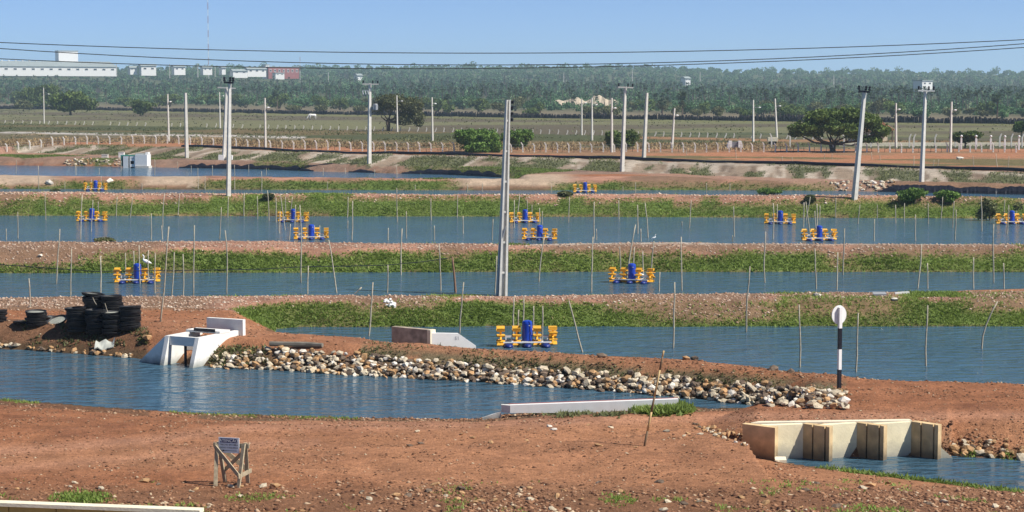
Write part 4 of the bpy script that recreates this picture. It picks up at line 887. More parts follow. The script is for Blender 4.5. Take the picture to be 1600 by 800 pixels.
# grey sheet and orange scrap on the shore
p = hit(163, 546); mb = MB(); g = [(i, j) for i in range(7) for j in range(4)]
vs = [(p.x - 0.38 + 0.13 * i, p.y - 0.12 + 0.12 * j, p.z + 0.04 + 0.16 * j * 0.6 + 0.07 * math.sin(i * 1.7 + j) + (0.14 if i > 5 else 0)) for i, j in g]
mb.add(vs + [(a, b, c - 0.03) for a, b, c in vs], [(i * 4 + j, i * 4 + j + 4, i * 4 + j + 5, i * 4 + j + 1) for i in range(6) for j in range(3)] + [(28 + i * 4 + j, 28 + i * 4 + j + 1, 28 + i * 4 + j + 5, 28 + i * 4 + j + 4) for i in range(6) for j in range(3)])
setp(mb.build('sheet', principled('grey_sheet', (0.42, 0.43, 0.38), 0.7, var=0.15, scale=3), smooth=True), 'crumpled grey sheet draped on the shore rocks below the trays', 'sheet')
p = hit(232, 531); setp(link('rock', ROCKS[1][1], None, p + Vector((0, 0, 0.12)), (0.3, 0.2, 1), (0.42, 0.3, 0.3)), 'bright ochre rock above the wing of the whitewashed sluice', 'rock')
p = hit(458, 541); q = hit(500, 543.5); setp(MB().tube([p + Vector((-.9, 0, .1)), p.lerp(q, 0.5) + Vector((0, 0, .1)), q + Vector((0.1, 0, .1))], [0.1, 0.11, 0.09], 8).build('log', principled('grey_log', (0.17, 0.15, 0.12), 0.9, var=0.25, scale=4)), 'weathered grey log lying along the top of the stone facing', 'log')
p = hit(1374, 461.5); setp(MB().box(p + Vector((0, 0, 0.09)), (0.62, 0.35, 0.05), rx=0.25).box(p + Vector((0.0, -0.14, 0.04)), (0.55, 0.06, 0.07)).build('panel', M_GREY), 'small grey panel lying on the bank crest', 'panel')
p = hit(1408, 460); setp(MB().bar(p + Vector((-0.3, 0, 0.05)), p + Vector((0.4, 0.1, 0.08)), 0.1).build('pipe_piece', M_WHITE), 'short white pipe lying on the bank crest beside the grey panel', 'pipe')
p = hit(611, 478); q = hit(605, 470)
sp = MB(); 
for i in range(14):
    c = p.lerp(q, rnd.random() * 1.3 - 0.15) + Vector((rnd.uniform(-0.18, 0.18), 0, 0.04)); sp.box(c, (rnd.uniform(0.1, 0.25), 0.1, rnd.uniform(0.05, 0.12)), rz=rnd.uniform(0, 3), ry=rnd.uniform(-.5, .5))
setp(sp.build('lime_spill', M_WHITE), 'white broken lime lumps spilled down the turfed bank', 'rubble')

# ------------------------------------------------------------------ concrete poles
def tapered(pts_b, pts_t, nm, m, root): return MB().prism(pts_b, pts_t).build(nm, m, root)
p = hit(784, 462); H = (462 - 157) / scale_at(p); tilt = math.atan2(10, 305)
root = thing('power_pole', 'tall tapered double T concrete pole with rungs on the bank crest', 'pole', p, math.radians(20)); root.rotation_euler = (0, tilt, math.radians(20))
wb, wt_, db, dt = 0.20, 0.085, 0.24, 0.12
def slab(x0, x1, y0, y1, nm):
    q = lambda w_, d_: [(x0 * w_, y0 * d_), (x1 * w_, y0 * d_), (x1 * w_, y1 * d_), (x0 * w_, y1 * d_)]
    return tapered([(a, b, -0.4) for a, b in q(wb, db)], [(a, b, H) for a, b in q(wt_, dt)], nm, M_CONC, root)
slab(-1.2, -0.55, -1, 1, 'flange'); slab(0.55, 1.2, -1, 1, 'flange'); slab(-0.54, 0.54, -0.25, 0.25, 'web')
for i in range(6):
    z = H * (0.12 + 0.155 * i); f = 1 - z / H * 0.55; MB().box((0, 0, z), (wb * 1.09 * f, db * 1.6 * f, 0.10)).build('rung', M_CONC, root)
MB().box((0.13, -0.05, H - 0.55), (0.05, 0.05, 1.15)).build('bracket', M_GREY, root)
for i in range(4):
    MB().lathe([(0.03, 0), (0.085, 0.02), (0.085, 0.07), (0.05, 0.09), (0.085, 0.11), (0.085, 0.16), (0.03, 0.18)], 10).build('insulator', M_BLACKP, root, loc=(0.24, -0.05, H - 0.2 - 0.3 * i))
MB().tube([(-0.29, -0.1, -0.1), (-0.25, -0.1, 2.6), (0.0, -0.28, 3.6)], 0.035, 6).build('conduit', M_GREY, root); MB().tube([(0.28, -0.1, 0.1), (0.22, -0.1, 3.0)], 0.02, 6).build('conduit', M_BLACKP, root)
def pole(bx, by, tx, ty, label, arm=None, ins=3, dark=False, rad=0.15, armpx=24, lamp=None, group=None, name='power_pole', cat='pole', extra=None):
    p = hit(bx, by); q = UD(tx, ty, p.y); d = q - p; L = d.length
    root = thing(name, label, cat, p, group=group); root.rotation_euler = (0, math.atan2(d.x, d.z), 0)
    MB().prism([(-rad, -rad, -0.6), (rad, -rad, -0.6), (rad, rad, -0.6), (-rad, rad, -0.6)], [(-rad * .62, -rad * .62, L), (rad * .62, -rad * .62, L), (rad * .62, rad * .62, L), (-rad * .62, rad * .62, L)]).build('shaft', M_CONC, root).rotation_euler = (0, 0, math.radians(32))
    s = scale_at(p)
    if arm is not None:
        wa = armpx / s; ac = arm / s
        MB().box((ac, -rad - 0.06, L - 0.12), (wa, 0.13, 0.16)).build('cross_arm', M_BLACKP if dark else M_CONC, root)
        for i in range(ins):
            x = ac + wa * (-0.45, 0.15, 0.45)[i]; MB().lathe([(0.04, 0), (0.11, 0.05), (0.11, 0.17), (0.06, 0.21), (0.11, 0.25), (0.11, 0.36), (0.04, 0.4)], 8).build('insulator', M_BLACKP, root, loc=(x, -rad - 0.06, L - 0.03))
    if lamp:
        lx, lz = (lamp[0] - tx) / s, L - (lamp[1] - ty) / s
        MB().tube([(0, -0.05, lz - 0.15), (lx * 0.6, -0.05, lz + 0.05), (lx, -0.05, lz + 0.02)], 0.05, 6).build('lamp_arm', M_GREY, root)
        MB().lathe([(0.05, 0.12), (0.2, 0.06), (0.24, 0.0), (0.14, -0.1), (0.04, -0.14)], 10).build('lamp_head', M_WHITE, root, loc=(lx, -0.05, lz))
    if extra: extra(root, L, s, rad)
    return root
def xf(root, L, s, rad):
    mb = MB(); mb.lathe([(0.30, 0), (0.33, 0.05), (0.33, 0.8), (0.28, 0.86)], 14); t = mb.build('transformer', M_GREY, root, loc=(0.75, -0.1, L - 3.6))
    for i in range(6): MB().box((0.3 * math.cos(i) , 0.3 * math.sin(i), 0.42), (0.16, 0.05, 0.55), rz=i * 1.0).build('cooling_fin', M_GREY, t)
    for i in range(2): MB().lathe([(0.05, 0), (0.07, 0.15), (0.04, 0.3)], 8).build('bushing', M_BLACKP, t, loc=(-0.12 + 0.24 * i, 0, 0.86))
    MB().box((0.3, -0.1, L - 3.3), (0.5, 0.1, 0.1)).build('bracket', M_GREY, root)
    for i in range(3): MB().bar((-0.95 + 0.35 * i, -0.2, L - 1.05), (-0.85 + 0.35 * i, -0.2, L - 1.5), 0.09).build('fuse_switch', M_WHITE, root)
    MB().box((-0.45, -0.15, L - 1.0), (1.2, 0.09, 0.09)).build('fuse_arm', M_GREY, root)
pole(577, 256, 578, 130, 'concrete pole with pale cross-arm and grey transformer behind the farthest pond', arm=1, armpx=25, rad=0.23, extra=xf)
pole(972, 268, 977, 135, 'straight concrete pole with pale cross-arm below the raw embankment', arm=0.5, armpx=24, rad=0.21)
pole(1335, 311, 1351, 141, 'leaning concrete pole with dark cross-arm on the bank with small bushes', arm=-1.5, armpx=18, dark=True, rad=0.2)
pole(1440, 284, 1446, 140, 'concrete pole with pale cross-arm in front of the far white house', arm=0.5, armpx=26, rad=0.2)
pole(357, 306, 359, 127, 'tall concrete pole with dark insulators standing on the turfed bank', arm=-1, armpx=15, dark=True, rad=0.17)
def feet(root, L, s, rad):
    for x in (-0.35, 0.85): MB().box((x, -0.25, 0.35), (0.8, 0.7, 0.75)).build('concrete_foot', M_WHITE, root)
pole(350, 250, 354, 136, 'concrete pole with white foot blocks and wide pale cross-arm', arm=0.5, armpx=28, ins=0, rad=0.24, extra=feet)
pole(292, 247, 290, 145, 'plain thick concrete pole without any fittings below the embankment', rad=0.24)
pole(1006, 246, 1011, 145, 'plain slightly leaning concrete pole on the orange plateau', rad=0.22)
LG = 'lamp posts by the far fences'
LLS = ['lamp post standing before the wide green tree on the plain', 'lamp post beside the plain thick pole near the white gravel line', 'distant lamp post partly hidden behind the pole with wide cross-arm', 'lamp post at the fence between the white-footed pole and the transformer pole', 'lamp post in front of the airy olive tree', 'lamp post between the airy olive tree and the bright green bush', 'farther of the twin lamp posts before the sandy mound', 'nearer of the twin lamp posts before the sandy mound', 'lamp post in front of the dark green bush on the plateau', 'leaning lamp post between the plain leaning pole and the far white intake', 'lamp post just behind the far white intake', 'lamp post with a raised arm next to the big spreading tree', 'lamp post behind the end of the tiled shelter', 'lamp post beside the flat topped shrub']
for i_, (bx, by, tx, ty, lx, ly) in enumerate(((69, 193, 68, 137, 76, 147), (264, 222, 262, 147, 266, 159), (344, 200, 343, 144, 349, 150), (415, 233, 414, 153, 419, 168), (621, 206, 620, 149, 628, 158), (676, 220, 675, 152, 680, 162), (909, 211, 909, 154, 915, 161), (925, 220, 925, 153, 932, 164), (956, 238, 956, 153, 961, 169), (1050, 232, 1054, 169, 1059, 180), (1177, 222, 1177, 156, 1187, 168), (1214, 216, 1211, 154, 1218, 166), (1400, 232, 1400, 161, 1405, 171), (1485, 238, 1487, 159, 1493, 172))):
    pole(bx, by, tx, ty, LLS[i_], lamp=(lx, ly), group=LG, name='lamp_post', cat='lamp post', rad=0.155)
# overhead line crossing close by, carried by two poles outside the view
def wire_y(pts, px):
    c = np.polyfit([q[0] for q in pts], [q[1] for q in pts], 2); return np.polyval(c, px)
W3 = [[(0, 66.5), (400, 79), (800, 83.5), (1200, 77), (1600, 62)], [(0, 76), (400, 95.7), (800, 101), (1200, 93), (1600, 68)], [(0, 91), (400, 106.8), (800, 106.5), (1200, 94.5), (1600, 75)]]
for i, w3 in enumerate(W3):
    Yw = 56.0 + i * 0.5; pts = [UD(px, wire_y(w3, px), Yw) for px in range(-900, 2501, 68)]
    setp(MB().tube(pts, 0.0125, 5).build('overhead_wire', M_WIRE), ['topmost black overhead wire crossing the sky', 'middle black overhead wire crossing above the woodland skyline', 'lowest black overhead wire brushing the woodland skyline'][i], 'wire')
for px, lb in ((-900, 'concrete pole carrying the overhead wires beyond the yellow wall'), (2500, 'concrete pole carrying the overhead wires beyond the channel')):
    a = UD(px, 0, 56.5); z0 = gz(a.x, a.y); zt = UD(px, wire_y(W3[0], px), 56).z + 0.25
    root = thing('power_pole', lb, 'pole', (a.x, 56.5, z0))
    MB().box((0, 0, (zt - z0) / 2 - 0.25), (0.22, 0.22, zt - z0 + 0.5)).build('shaft', M_CONC, root)
    for i in range(3): MB().bar((0, 0, UD(px, wire_y(W3[i], px), 56 + i * .5).z - z0), (0, -0.5 + i * .5 + .001, UD(px, wire_y(W3[i], px), 56 + i * .5).z - z0 - 0.02), 0.06).build('bracket', M_GREY, root)

# ------------------------------------------------------------------ black pipe along the embankment
pts = []
for px in range(285, 1760, 16):
    y = float(EMB_T(px)) + 0.6; x = (px - 800) / F * y; pts.append((x, y, gz(x, y) + 0.15 + 0.09 * math.sin(px * 0.021)))
setp(MB().tube(pts, 0.205, 8).build('black_pipe', M_PIPE, smooth=True), 'long black pipe lying along the edge of the raw embankment', 'pipe')

# ------------------------------------------------------------------ fences
def post_mesh(nm, h, r): return MB().prism([(-r, -r, -0.3), (r, -r, -0.3), (r, r, -0.3), (-r, r, -0.3)], [(-r, -r, h * 0.72), (r, -r, h * 0.72), (r, r, h * 0.72), (-r, r, h * 0.72)]).prism([(-r, -r, h * .7201), (r, -r, h * .7201), (r, r, h * .7201), (-r, r, h * .7201)], [(-r - 0.22 * h / 1.5, -r, h), (r * .6 - 0.22 * h / 1.5, -r, h), (r * .6 - 0.22 * h / 1.5, r, h), (-r - 0.22 * h / 1.5, r, h)]).mesh(nm, M_FPOST)
M_FPOST = principled('fence_concrete', (0.74, 0.69, 0.61), 0.85, var=0.1, scale=2)
PM = post_mesh('post', 1.42, 0.095)
fence = thing('post_fence', 'fence of white concrete posts with bent tops along the orange plateau', 'fence'); prev = []
for px in np.arange(-60, 1690, 17.9):
    y = float(FEN1(px)); x = (px - 800) / F * y; z = gz(x, y); o = link('post', PM, fence, (x, y, z), (rnd.uniform(-.05, .05), rnd.uniform(-.06, .06), rnd.uniform(-.1, .1)), (1, 1, rnd.uniform(0.92, 1.06))); prev.append((x, y, z))
mb = MB()
for i in range(len(prev) - 1):
    for h in (0.35, 0.75, 1.1): mb.bar(Vector(prev[i]) + Vector((0, -0.12, h)), Vector(prev[i + 1]) + Vector((0, -0.12, h)), 0.018)
mb.build('wire', M_GREY, fence)
PK = MB().box((0, 0, 0.4), (0.06, 0.06, 1.0)).mesh('picket', M_BARK)
for i in range(0, len(prev) - 1):
    if rnd.random() < 0.75:
        a = Vector(prev[i]).lerp(Vector(prev[i + 1]), rnd.uniform(0.4, 0.6)); link('picket', PK, fence, a, (0, rnd.uniform(-.1, .1), 0), (1, 1, rnd.uniform(0.75, 1.2)))
PM2 = post_mesh('post', 0.95, 0.10)
fence = thing('post_fence', 'distant line of small white fence posts before the dry field', 'fence')
for px in np.arange(-60, 1290, 13.7):
    if rnd.random() < 0.08: continue
    y = float(FEN2(px)) + 2; x = (px - 800) / F * y; link('post', PM2, fence, (x, y, gz(x, y)), (0, rnd.uniform(0.2, 0.5), 0))
fence = thing('post_fence', 'second row of bent concrete posts behind the plateau fence near the big tree', 'fence')
for px in (1205, 1234, 1318, 1360, 1420, 1427, 1460, 1492, 1525, 1561, 1579, 1596):
    y = float(FEN1(px)) + 24; x = (px - 800) / F * y; link('post', PM, fence, (x, y, gz(x, y)), (0, 0, math.pi if px > 1400 else 0), (1.1, 1.1, 1.5))
for px in (1501, 1524, 1547, 1569, 1591):
    y = float(FEN1(px)) + 10; x = (px - 800) / F * y; root = thing('garden_lamp', 'short white post with a round white globe behind the plateau fence', 'lamp', (x, y, gz(x, y)), group='globe lamps behind the plateau fence')
    MB().box((0, 0, 0.7), (0.24, 0.24, 2.0)).build('post', M_WHITE, root); MB().lathe([(0.06, 0), (0.06, 0.12), (0.16, 0.2), (0.2, 0.32), (0.16, 0.44), (0.05, 0.5)], 10).build('globe', M_WHITE, root, loc=(0, 0, 1.7), smooth=True)
# pale kerb line at the right end of the plateau
mb = MB(); pp = []
for px in range(1310, 1760, 30): y = float(FEN1(px)) + 30; x = (px - 800) / F * y; pp.append(Vector((x, y, gz(x, y) + 0.25)))
for a, b in zip(pp[:-1], pp[1:]): mb.bar(a, b, 0.2, 0.7)
setp(mb.build('kerb_wall', M_CREAM2), 'long low pale kerb wall behind the plateau fence', 'wall')
# dark palisade of palm trunks across the plain
root = thing('palisade', 'dark palisade of palm trunks stretching across the dry plain', 'fence'); vs = []; fs = []; rf = []
pxv = -150.0; k = 0
while pxv < 1760:
    y = float(WALL(pxv)); x = (pxv - 800) / F * y; z = float(land(np.array([pxv]), np.array([x]), np.array([y]))[0])
    h = rnd.uniform(1.1, 1.9) * (0.75 + 0.5 * vnoise(np.array([pxv * .03]), np.array([0.]), 5)[0]); r = rnd.uniform(0.12, 0.22); t = rnd.uniform(-.2, .2); yy = y + rnd.uniform(-.4, .4); o = len(vs)
    vs += [(x - r, yy - r, z - .5), (x + r, yy - r, z - .5), (x + r, yy + r, z - .5), (x - r, yy + r, z - .5), (x - r + t, yy - r, z + h), (x + r + t, yy - r, z + h), (x + r + t, yy + r, z + h), (x - r + t, yy + r, z + h)]
    fs += [(o, o + 1, o + 5, o + 4), (o + 1, o + 2, o + 6, o + 5), (o + 2, o + 3, o + 7, o + 6), (o + 3, o, o + 4, o + 7), (o + 4, o + 5, o + 6, o + 7)]
    pxv += F * rnd.uniform(0.12, 0.26) / y; k += 1
o = link('trunk_row', mesh_np('trunk_row', vs, fs, M_PALM), root); o['kind'] = 'stuff'

# ------------------------------------------------------------------ black liner sheets showing on the cut far banks
def rim(shore_pts, x0, x1, label, hmax, seed, fr=0.13, am=0.75):  # black sheet mesh with a ragged top set along the far waterline
    r = random.Random(seed); vs = []; fs = []; n = 0; px = x0
    while px <= x1:
        py = np.interp(px, [q[0] for q in shore_pts], [q[1] for q in shore_pts]); p = U(px, py, 0); e = min(1, (px - x0) / 25, (x1 - px) / 25)
        h = max(0.05, hmax * e * (0.45 + am * float(vnoise(np.array([px * fr]), np.array([seed * 1.0]), 7)[0])) + r.uniform(-.05, .05))
        vs += [(p.x, p.y - 0.35, -0.15), (p.x, p.y - 0.02 - 0.1 * r.random(), 0.12 + h * 0.3), (p.x, p.y + h * 0.75, h + 0.10), (p.x, p.y + h * 0.75 + 0.5, h * 0.9 - 0.2)]; n += 1; px += 3.0
    for i in range(n - 1):
        for k in range(3): fs.append((i * 4 + k, i * 4 + 4 + k, i * 4 + 5 + k, i * 4 + 1 + k))
    me = bpy.data.meshes.new('pond_rim_sheet'); me.from_pydata(vs, [], fs); me.update(); me.materials.append(M_PIPE); setp(link('pond_rim_sheet', me), label, 'rim')
rim(FAR_A, 280, 490, 'strip of black pond liner between the white-footed pole and the turfed shore', 0.55, 3)
rim(FAR_A, 545, 588, 'short tongue of black pond liner below the transformer pole', 0.5, 4)
rim(FAR_A, 628, 792, 'ragged black pond liner at the narrow end of the farthest pond', 0.55, 5)
rim(FAR_B, 1372, 1660, 'long black pond liner behind the bright low bushes', 0.95, 6, 0.05, 0.35)
rr = random.Random(9)
for (x0, x1, y0, y1, n, lb) in ((1298, 1400, 284, 298, 70, 'heap of pale stones on the far bank behind the leaning pole'), (100, 192, 248, 258, 70, 'spread of pale stones on the far shore beside the pump shed')):
    sp = []
    for i in range(n):
        p = hit(rr.uniform(x0, x1), rr.uniform(y0, y1))
        if p.z > 0.03: sp.append((p + Vector((0, 0, 0.05)), rr.uniform(0.16, 0.34)))
    stone_bank('shore_rocks', lb, 'rocks', sp, 80, rr, (0.5, 0.15, 0.15, 0.2))
# thin stakes on the orange plateau
for px, py, h in ((1222, 252, 8), (1238, 253, 8), (1288, 249, 9), (1300, 249, 9), (1363, 249, 11), (1375, 251, 9), (1428, 261, 17), (1458, 262, 12), (1465, 261, 12), (1521, 263, 20), (1558, 264, 24), (1575, 264, 20), (1073, 243, 14), (1150, 248, 14)):
    stake(px, py, px + rnd.uniform(-2, 2), py - h, 'slim stake standing on the plateau between fence and black pipe', 'stakes on the plateau')
# ------------------------------------------------------------------ small buildings in the middle distance
def box_on(root, nm, m, x0, x1, y0, y1, z0, z1): return MB().box(((x0 + x1) / 2, (y0 + y1) / 2, (z0 + z1) / 2), (x1 - x0, y1 - y0, z1 - z0)).build(nm, m, root)
p = U(214, 260.5, 0.15); s = scale_at(p); root = thing('pump_shed', 'small white pump shed with open frames on the shore of the farthest pond', 'shed', p, math.radians(-6))
box_on(root, 'wall', M_WHITE, 0.0, 1.75, -0.9, 0.9, 0.15, 1.75); box_on(root, 'roof', M_ROOF, -0.05, 1.55, -0.4, 1.0, 1.752, 1.86); box_on(root, 'wall', M_WHITE, 1.4, 1.78, -0.5, 0.5, 1.755, 2.05)
for x0, x1 in ((-1.75, -1.02), (-0.82, -0.72), (-0.18, -0.02)): box_on(root, 'frame_pillar', M_WHITE, x0, x1, -0.8, -0.6, -0.3, 1.5)
for z0, z1 in ((1.25, 1.5), (0.85, 1.2), (0.02, 0.4)): box_on(root, 'frame_panel', M_WHITE, -0.719, -0.181, -0.78, -0.62, z0, z1)
box_on(root, 'back_wall', M_DARK, -2.1, -0.02, 0.5, 0.7, -0.2, 1.52); box_on(root, 'roof', M_GREENP, -2.15, -0.02, -0.7, 0.72, 1.53, 1.66); box_on(root, 'side_wall', M_GREENP, -2.12, -1.95, -0.7, 0.45, 0.05, 1.52)
box_on(root, 'base_slab', M_CONC, 0.05, 2.0, -1.0, 0.6, -0.4, 0.14)
for px, py, w_, h_, lb in ((164, 247, 0.9, 0.5, 'low grey concrete tank beside the road left of the pump shed'), (190, 246, 0.8, 0.75, 'small white concrete box on the road behind the pump shed')):
    q = hit(px, py); root = thing('concrete_box', lb, 'box', q); box_on(root, 'wall', M_WHITE if h_ > .6 else M_CONC, -w_ / 2, w_ / 2, -0.3, 0.4, -0.2, h_); box_on(root, 'lid', M_CONC, -w_ / 2 - .04, w_ / 2 + .04, -0.34, 0.44, h_ + .001, h_ + 0.07)
p = hit(1148, 235.5); p = Vector((p.x * 1.03, p.y * 1.03, 0)); p.z = gz(p.x, p.y); root = thing('sluice', 'far white concrete intake with splayed sides behind the plateau fence', 'sluice', p)
for sx in (-1, 1): MB().prism([(sx * 1.35, -0.6, -0.2), (sx * 0.5, -0.6, -0.2), (sx * 0.5, -0.6, 1.25), (sx * 0.95, -0.6, 1.25)], [(sx * 1.35, 0.6, -0.2), (sx * 0.5, 0.6, -0.2), (sx * 0.5, 0.6, 1.25), (sx * 0.95, 0.6, 1.25)]).build('side_wall', M_WHITE, root)
box_on(root, 'gate', principled('grey_gate', (0.2, 0.2, 0.22), 0.7, var=0.1), -0.499, 0.499, -0.3, 0.3, -0.2, 1.12)
p = hit(1207, 232); p = Vector((p.x * 1.05, p.y * 1.05, 0)); p.z = gz(p.x, p.y); root = thing('concrete_box', 'low pale culvert block behind the plateau fence near the big tree', 'box', p); box_on(root, 'wall', M_CREAM2, -0.8, 0.8, -0.5, 0.5, 0.7, 1.35); box_on(root, 'opening', M_DARK, -0.6, 0.6, -0.4, 0.5, -0.2, 0.699)
# tiled shelter behind the big tree
p = hit(1362, 230.5); p = Vector((p.x * 1.12, p.y * 1.12, 0)); p.z = gz(p.x, p.y); root = thing('shelter', 'open shelter with a red tiled hip roof behind the big spreading tree', 'shelter', p)
rf = MB().prism([(-4.6, -3, 2.05), (3.6, -3, 2.05), (3.6, 3, 2.05), (-4.6, 3, 2.05)], [(-2.2, -0.3, 3.9), (1.0, -0.3, 3.9), (1.0, 0.3, 3.9), (-2.2, 0.3, 3.9)]).build('roof', M_TILE, root)
for i in range(14):
    x = -4.4 + 0.6 * i; t = 0.2 + 0.6 * i / 13; MB().bar((x, -3.02, 2.12), (-2.1 + 3.0 * i / 13, -0.36, 3.93), 0.16, 0.1).build('tile_rib', M_TILE, rf)
for x in (-4.1, -1.4, 1.0, 3.1):
    for y in (-2.6, 2.6): MB().box((x, y, 0.9), (0.18, 0.18, 2.3)).build('post', M_BARK, root)
box_on(root, 'wall', M_CREAM2, -4.0, 3.0, 1.2, 1.4, -0.2, 1.9)

# ------------------------------------------------------------------ far town on the ridge
def far_building(name, label, px0, px1, py0, py1, Y, roof=None, wins=0, wall=None, depth=9, cat='building', group=None, flat=True):
    a, b = UD(px0, py1, Y), UD(px1, py1, Y); wm = (b.x - a.x) / math.cos(math.radians(28)); hm = (py1 - py0) * Y / F
    root = thing(name, label, cat, ((a.x + b.x) / 2, Y, a.z), math.radians(28), group=group)
    box_on(root, 'wall', wall or M_WHITE, -wm / 2, wm / 2, 0, depth, -4, hm)
    if roof is not None:
        rh = roof * Y / F
        if flat: box_on(root, 'roof', M_ROOF, -wm / 2 - .4, wm / 2 + .4, -0.5, depth + .5, hm + .01, hm + .6)
        else: MB().prism([(-wm / 2 - .8, -1, hm + .02), (wm / 2 + .8, -1, hm + .02), (wm / 2 + .8, depth + 1, hm + .02), (-wm / 2 - .8, depth + 1, hm + .02)], [(-wm / 2 - .8, depth / 2 - .3, hm + rh), (wm / 2 + .8, depth / 2 - .3, hm + rh), (wm / 2 + .8, depth / 2 + .3, hm + rh), (-wm / 2 - .8, depth / 2 + .3, hm + rh)]).build('roof', M_ROOF if wall is None else M_TILE, root)
    for i in range(wins):
        x = -wm / 2 + wm * (i + 0.5) / wins; wn_ = box_on(root, 'window', M_WHITE, x - wm / wins * .22, x + wm / wins * .22, -0.12, 0.05, hm * .35, hm * .72); box_on(wn_, 'pane', M_GLASS, x - wm / wins * .17, x + wm / wins * .17, -0.16, -0.125, hm * .4, hm * .67)
    return root
YF = 2000.0
fac = far_building('factory', 'long white factory hall with a pale green grey roof beyond the woodland', -160, 165, 103.5, 112.5, YF, roof=9, wins=26, depth=60, flat=False)
Yv = UD(0, 95, YF)
for i in range(22):
    v = UD(-120 + i * 9.5, 95.5, YF + 28); MB().lathe([(0.7, 0), (0.7, 1.2), (1.1, 1.5), (0.3, 2.2)], 8).build('roof_vent', M_WHITE, fac, loc=((v.x - fac.location.x) / 0.883, 28, v.z - fac.location.z - 1.0))
far_building('water_tank', 'big square white tank block rising above the factory roof', 93.5, 120.5, 80, 97, YF + 70, wall=M_WHITE, depth=14, roof=0, flat=True, cat='tank')
HB = [('house', 'white house right of the long factory with a small annex', 222, 243, 103, 112, 1), ('house', 'small white house between the factory and the radio mast', 273, 289, 104.5, 111, 1), ('house', 'white gabled house at the foot of the radio mast', 318, 331, 105.5, 111, 1),
      ('house', 'tiny white house just right of the radio mast', 347, 352.5, 106, 110.5, 1), ('warehouse', 'low white curved warehouse left of the red brick block', 365, 386, 111, 115.5, 1), ('house', 'low pale roofed house left of the red brick block', 388, 415, 108, 114, 2), ('house', 'white house alone on the wooded slope above the leaning palms', 1071, 1079, 122.5, 127, 1),
      ('house', 'small pale house hidden among trees close to the factory', 204, 214, 106, 110.5, 1), ('house', 'tiny white hut in the woodland right of the red block', 559, 566, 118, 121, 1)]
for nm, lb, a, b, c, d_, n in HB: far_building(nm, lb, a, b, c, d_, YF - 60 + 9 * n, roof=3, wins=n + 1, flat=False)
rb = far_building('brick_block', 'red brick block with a white stair tower on the ridge', 421, 466, 105, 117, YF, roof=3, wins=7, wall=M_BRICK, depth=14, flat=True)
far_building('stair_tower', 'white tower adjoining the red brick block', 415.5, 421, 101.5, 117, YF - 4, roof=0, cat='tower'); far_building('annex', 'low white annex before the red brick block', 431, 444, 114.5, 118, YF - 20, roof=1, wins=2, flat=True)
far_building('house', 'white house with dark gable seen above the pole with pale cross-arm', 1440, 1458, 126.5, 134, 1250, roof=2, wins=2, flat=True)
def mast(px, py0, py1, Y, label, w0, bands):
    a, b = UD(px, py1, Y), UD(px, py0, Y); Hm = b.z - a.z; root = thing('radio_mast', label, 'mast', (a.x, Y, a.z)); M_RED = principled('mast_red', (0.35, 0.09, 0.07), 0.6, var=0.1)
    for i in range(bands):
        z0, z1 = Hm * i / bands - (8 if i == 0 else 0), Hm * (i + 1) / bands; mb = MB()
        for sx, sy in ((-1, -1), (1, -1), (0, 1)): mb.bar((sx * w0, sy * w0, z0), (sx * w0, sy * w0, z1), w0 * 0.35)
        k = max(2, int((z1 - z0) / 3))
        for j in range(k):
            za, zb_ = z0 + (z1 - z0) * j / k, z0 + (z1 - z0) * (j + 1) / k; mb.bar((-w0, -w0, za), (w0, -w0, zb_), w0 * 0.2); mb.bar((w0, -w0, za), (0, w0, zb_), w0 * 0.2)
        mb.build('section', M_RED if i % 2 else M_WHITE, root)
    return root
mast(326, -40, 112, YF + 60, 'tall thin red and white lattice radio mast rising out of the picture', 0.42, 14); mast(469, 89, 117, YF + 10, 'short radio mast right of the red brick block', 0.3, 4)
for i, (px, py0, py1) in enumerate(((265, 100, 112), (309, 99, 111), (336, 103, 110), (881, 113, 120), (988, 109, 117), (1094, 112, 117), (513, 113, 120), (116, 127, 137), (182, 99, 108), (1303, 117, 122))):
    a, b = UD(px, py1, 1800), UD(px, py0, 1800); setp(MB().prism([(a.x - .4, 1800, a.z - 6), (a.x + .4, 1800, a.z - 6), (a.x + .4, 1800.6, a.z - 6), (a.x - .4, 1800.6, a.z - 6)], [(a.x - .25, 1800, b.z), (a.x + .25, 1800, b.z), (a.x + .25, 1800.5, b.z), (a.x - .25, 1800.5, b.z)]).build('far_pole', M_CONC), 'thin pale pole rising from the distant woodland', 'pole', 'poles in the distant woodland')

# pale mound behind the palisade
yy = 960.0; a, b = UD(855, 168, yy), UD(985, 168, yy); mb = MB(); nx, ny = 40, 12; vs = []; fs = []
for j in range(ny):
    for i in range(nx):
        u_, v_ = i / (nx - 1), j / (ny - 1); hgt = (math.sin(math.pi * u_) ** 0.6) * math.sin(math.pi * v_) * 7.5 * (0.8 + 0.35 * math.sin(u_ * 17) * math.sin(u_ * 7 + 1)) * (0.6 + 0.4 * (1 - abs(u_ - 0.4)))
        vs.append((a.x + (b.x - a.x) * u_, yy + 26 * v_, a.z - 0.4 + hgt + (rnd.uniform(-.25, .25) if 0 < j < ny - 1 else 0)))
fs = [(j * nx + i, j * nx + i + 1, j * nx + nx + i + 1, j * nx + nx + i) for j in range(ny - 1) for i in range(nx - 1)]
mo = MB().add(vs, fs).build('spoil_mound', M_SAND); setp(mo, 'long pale mound of sandy spoil behind the dark palisade', 'mound')

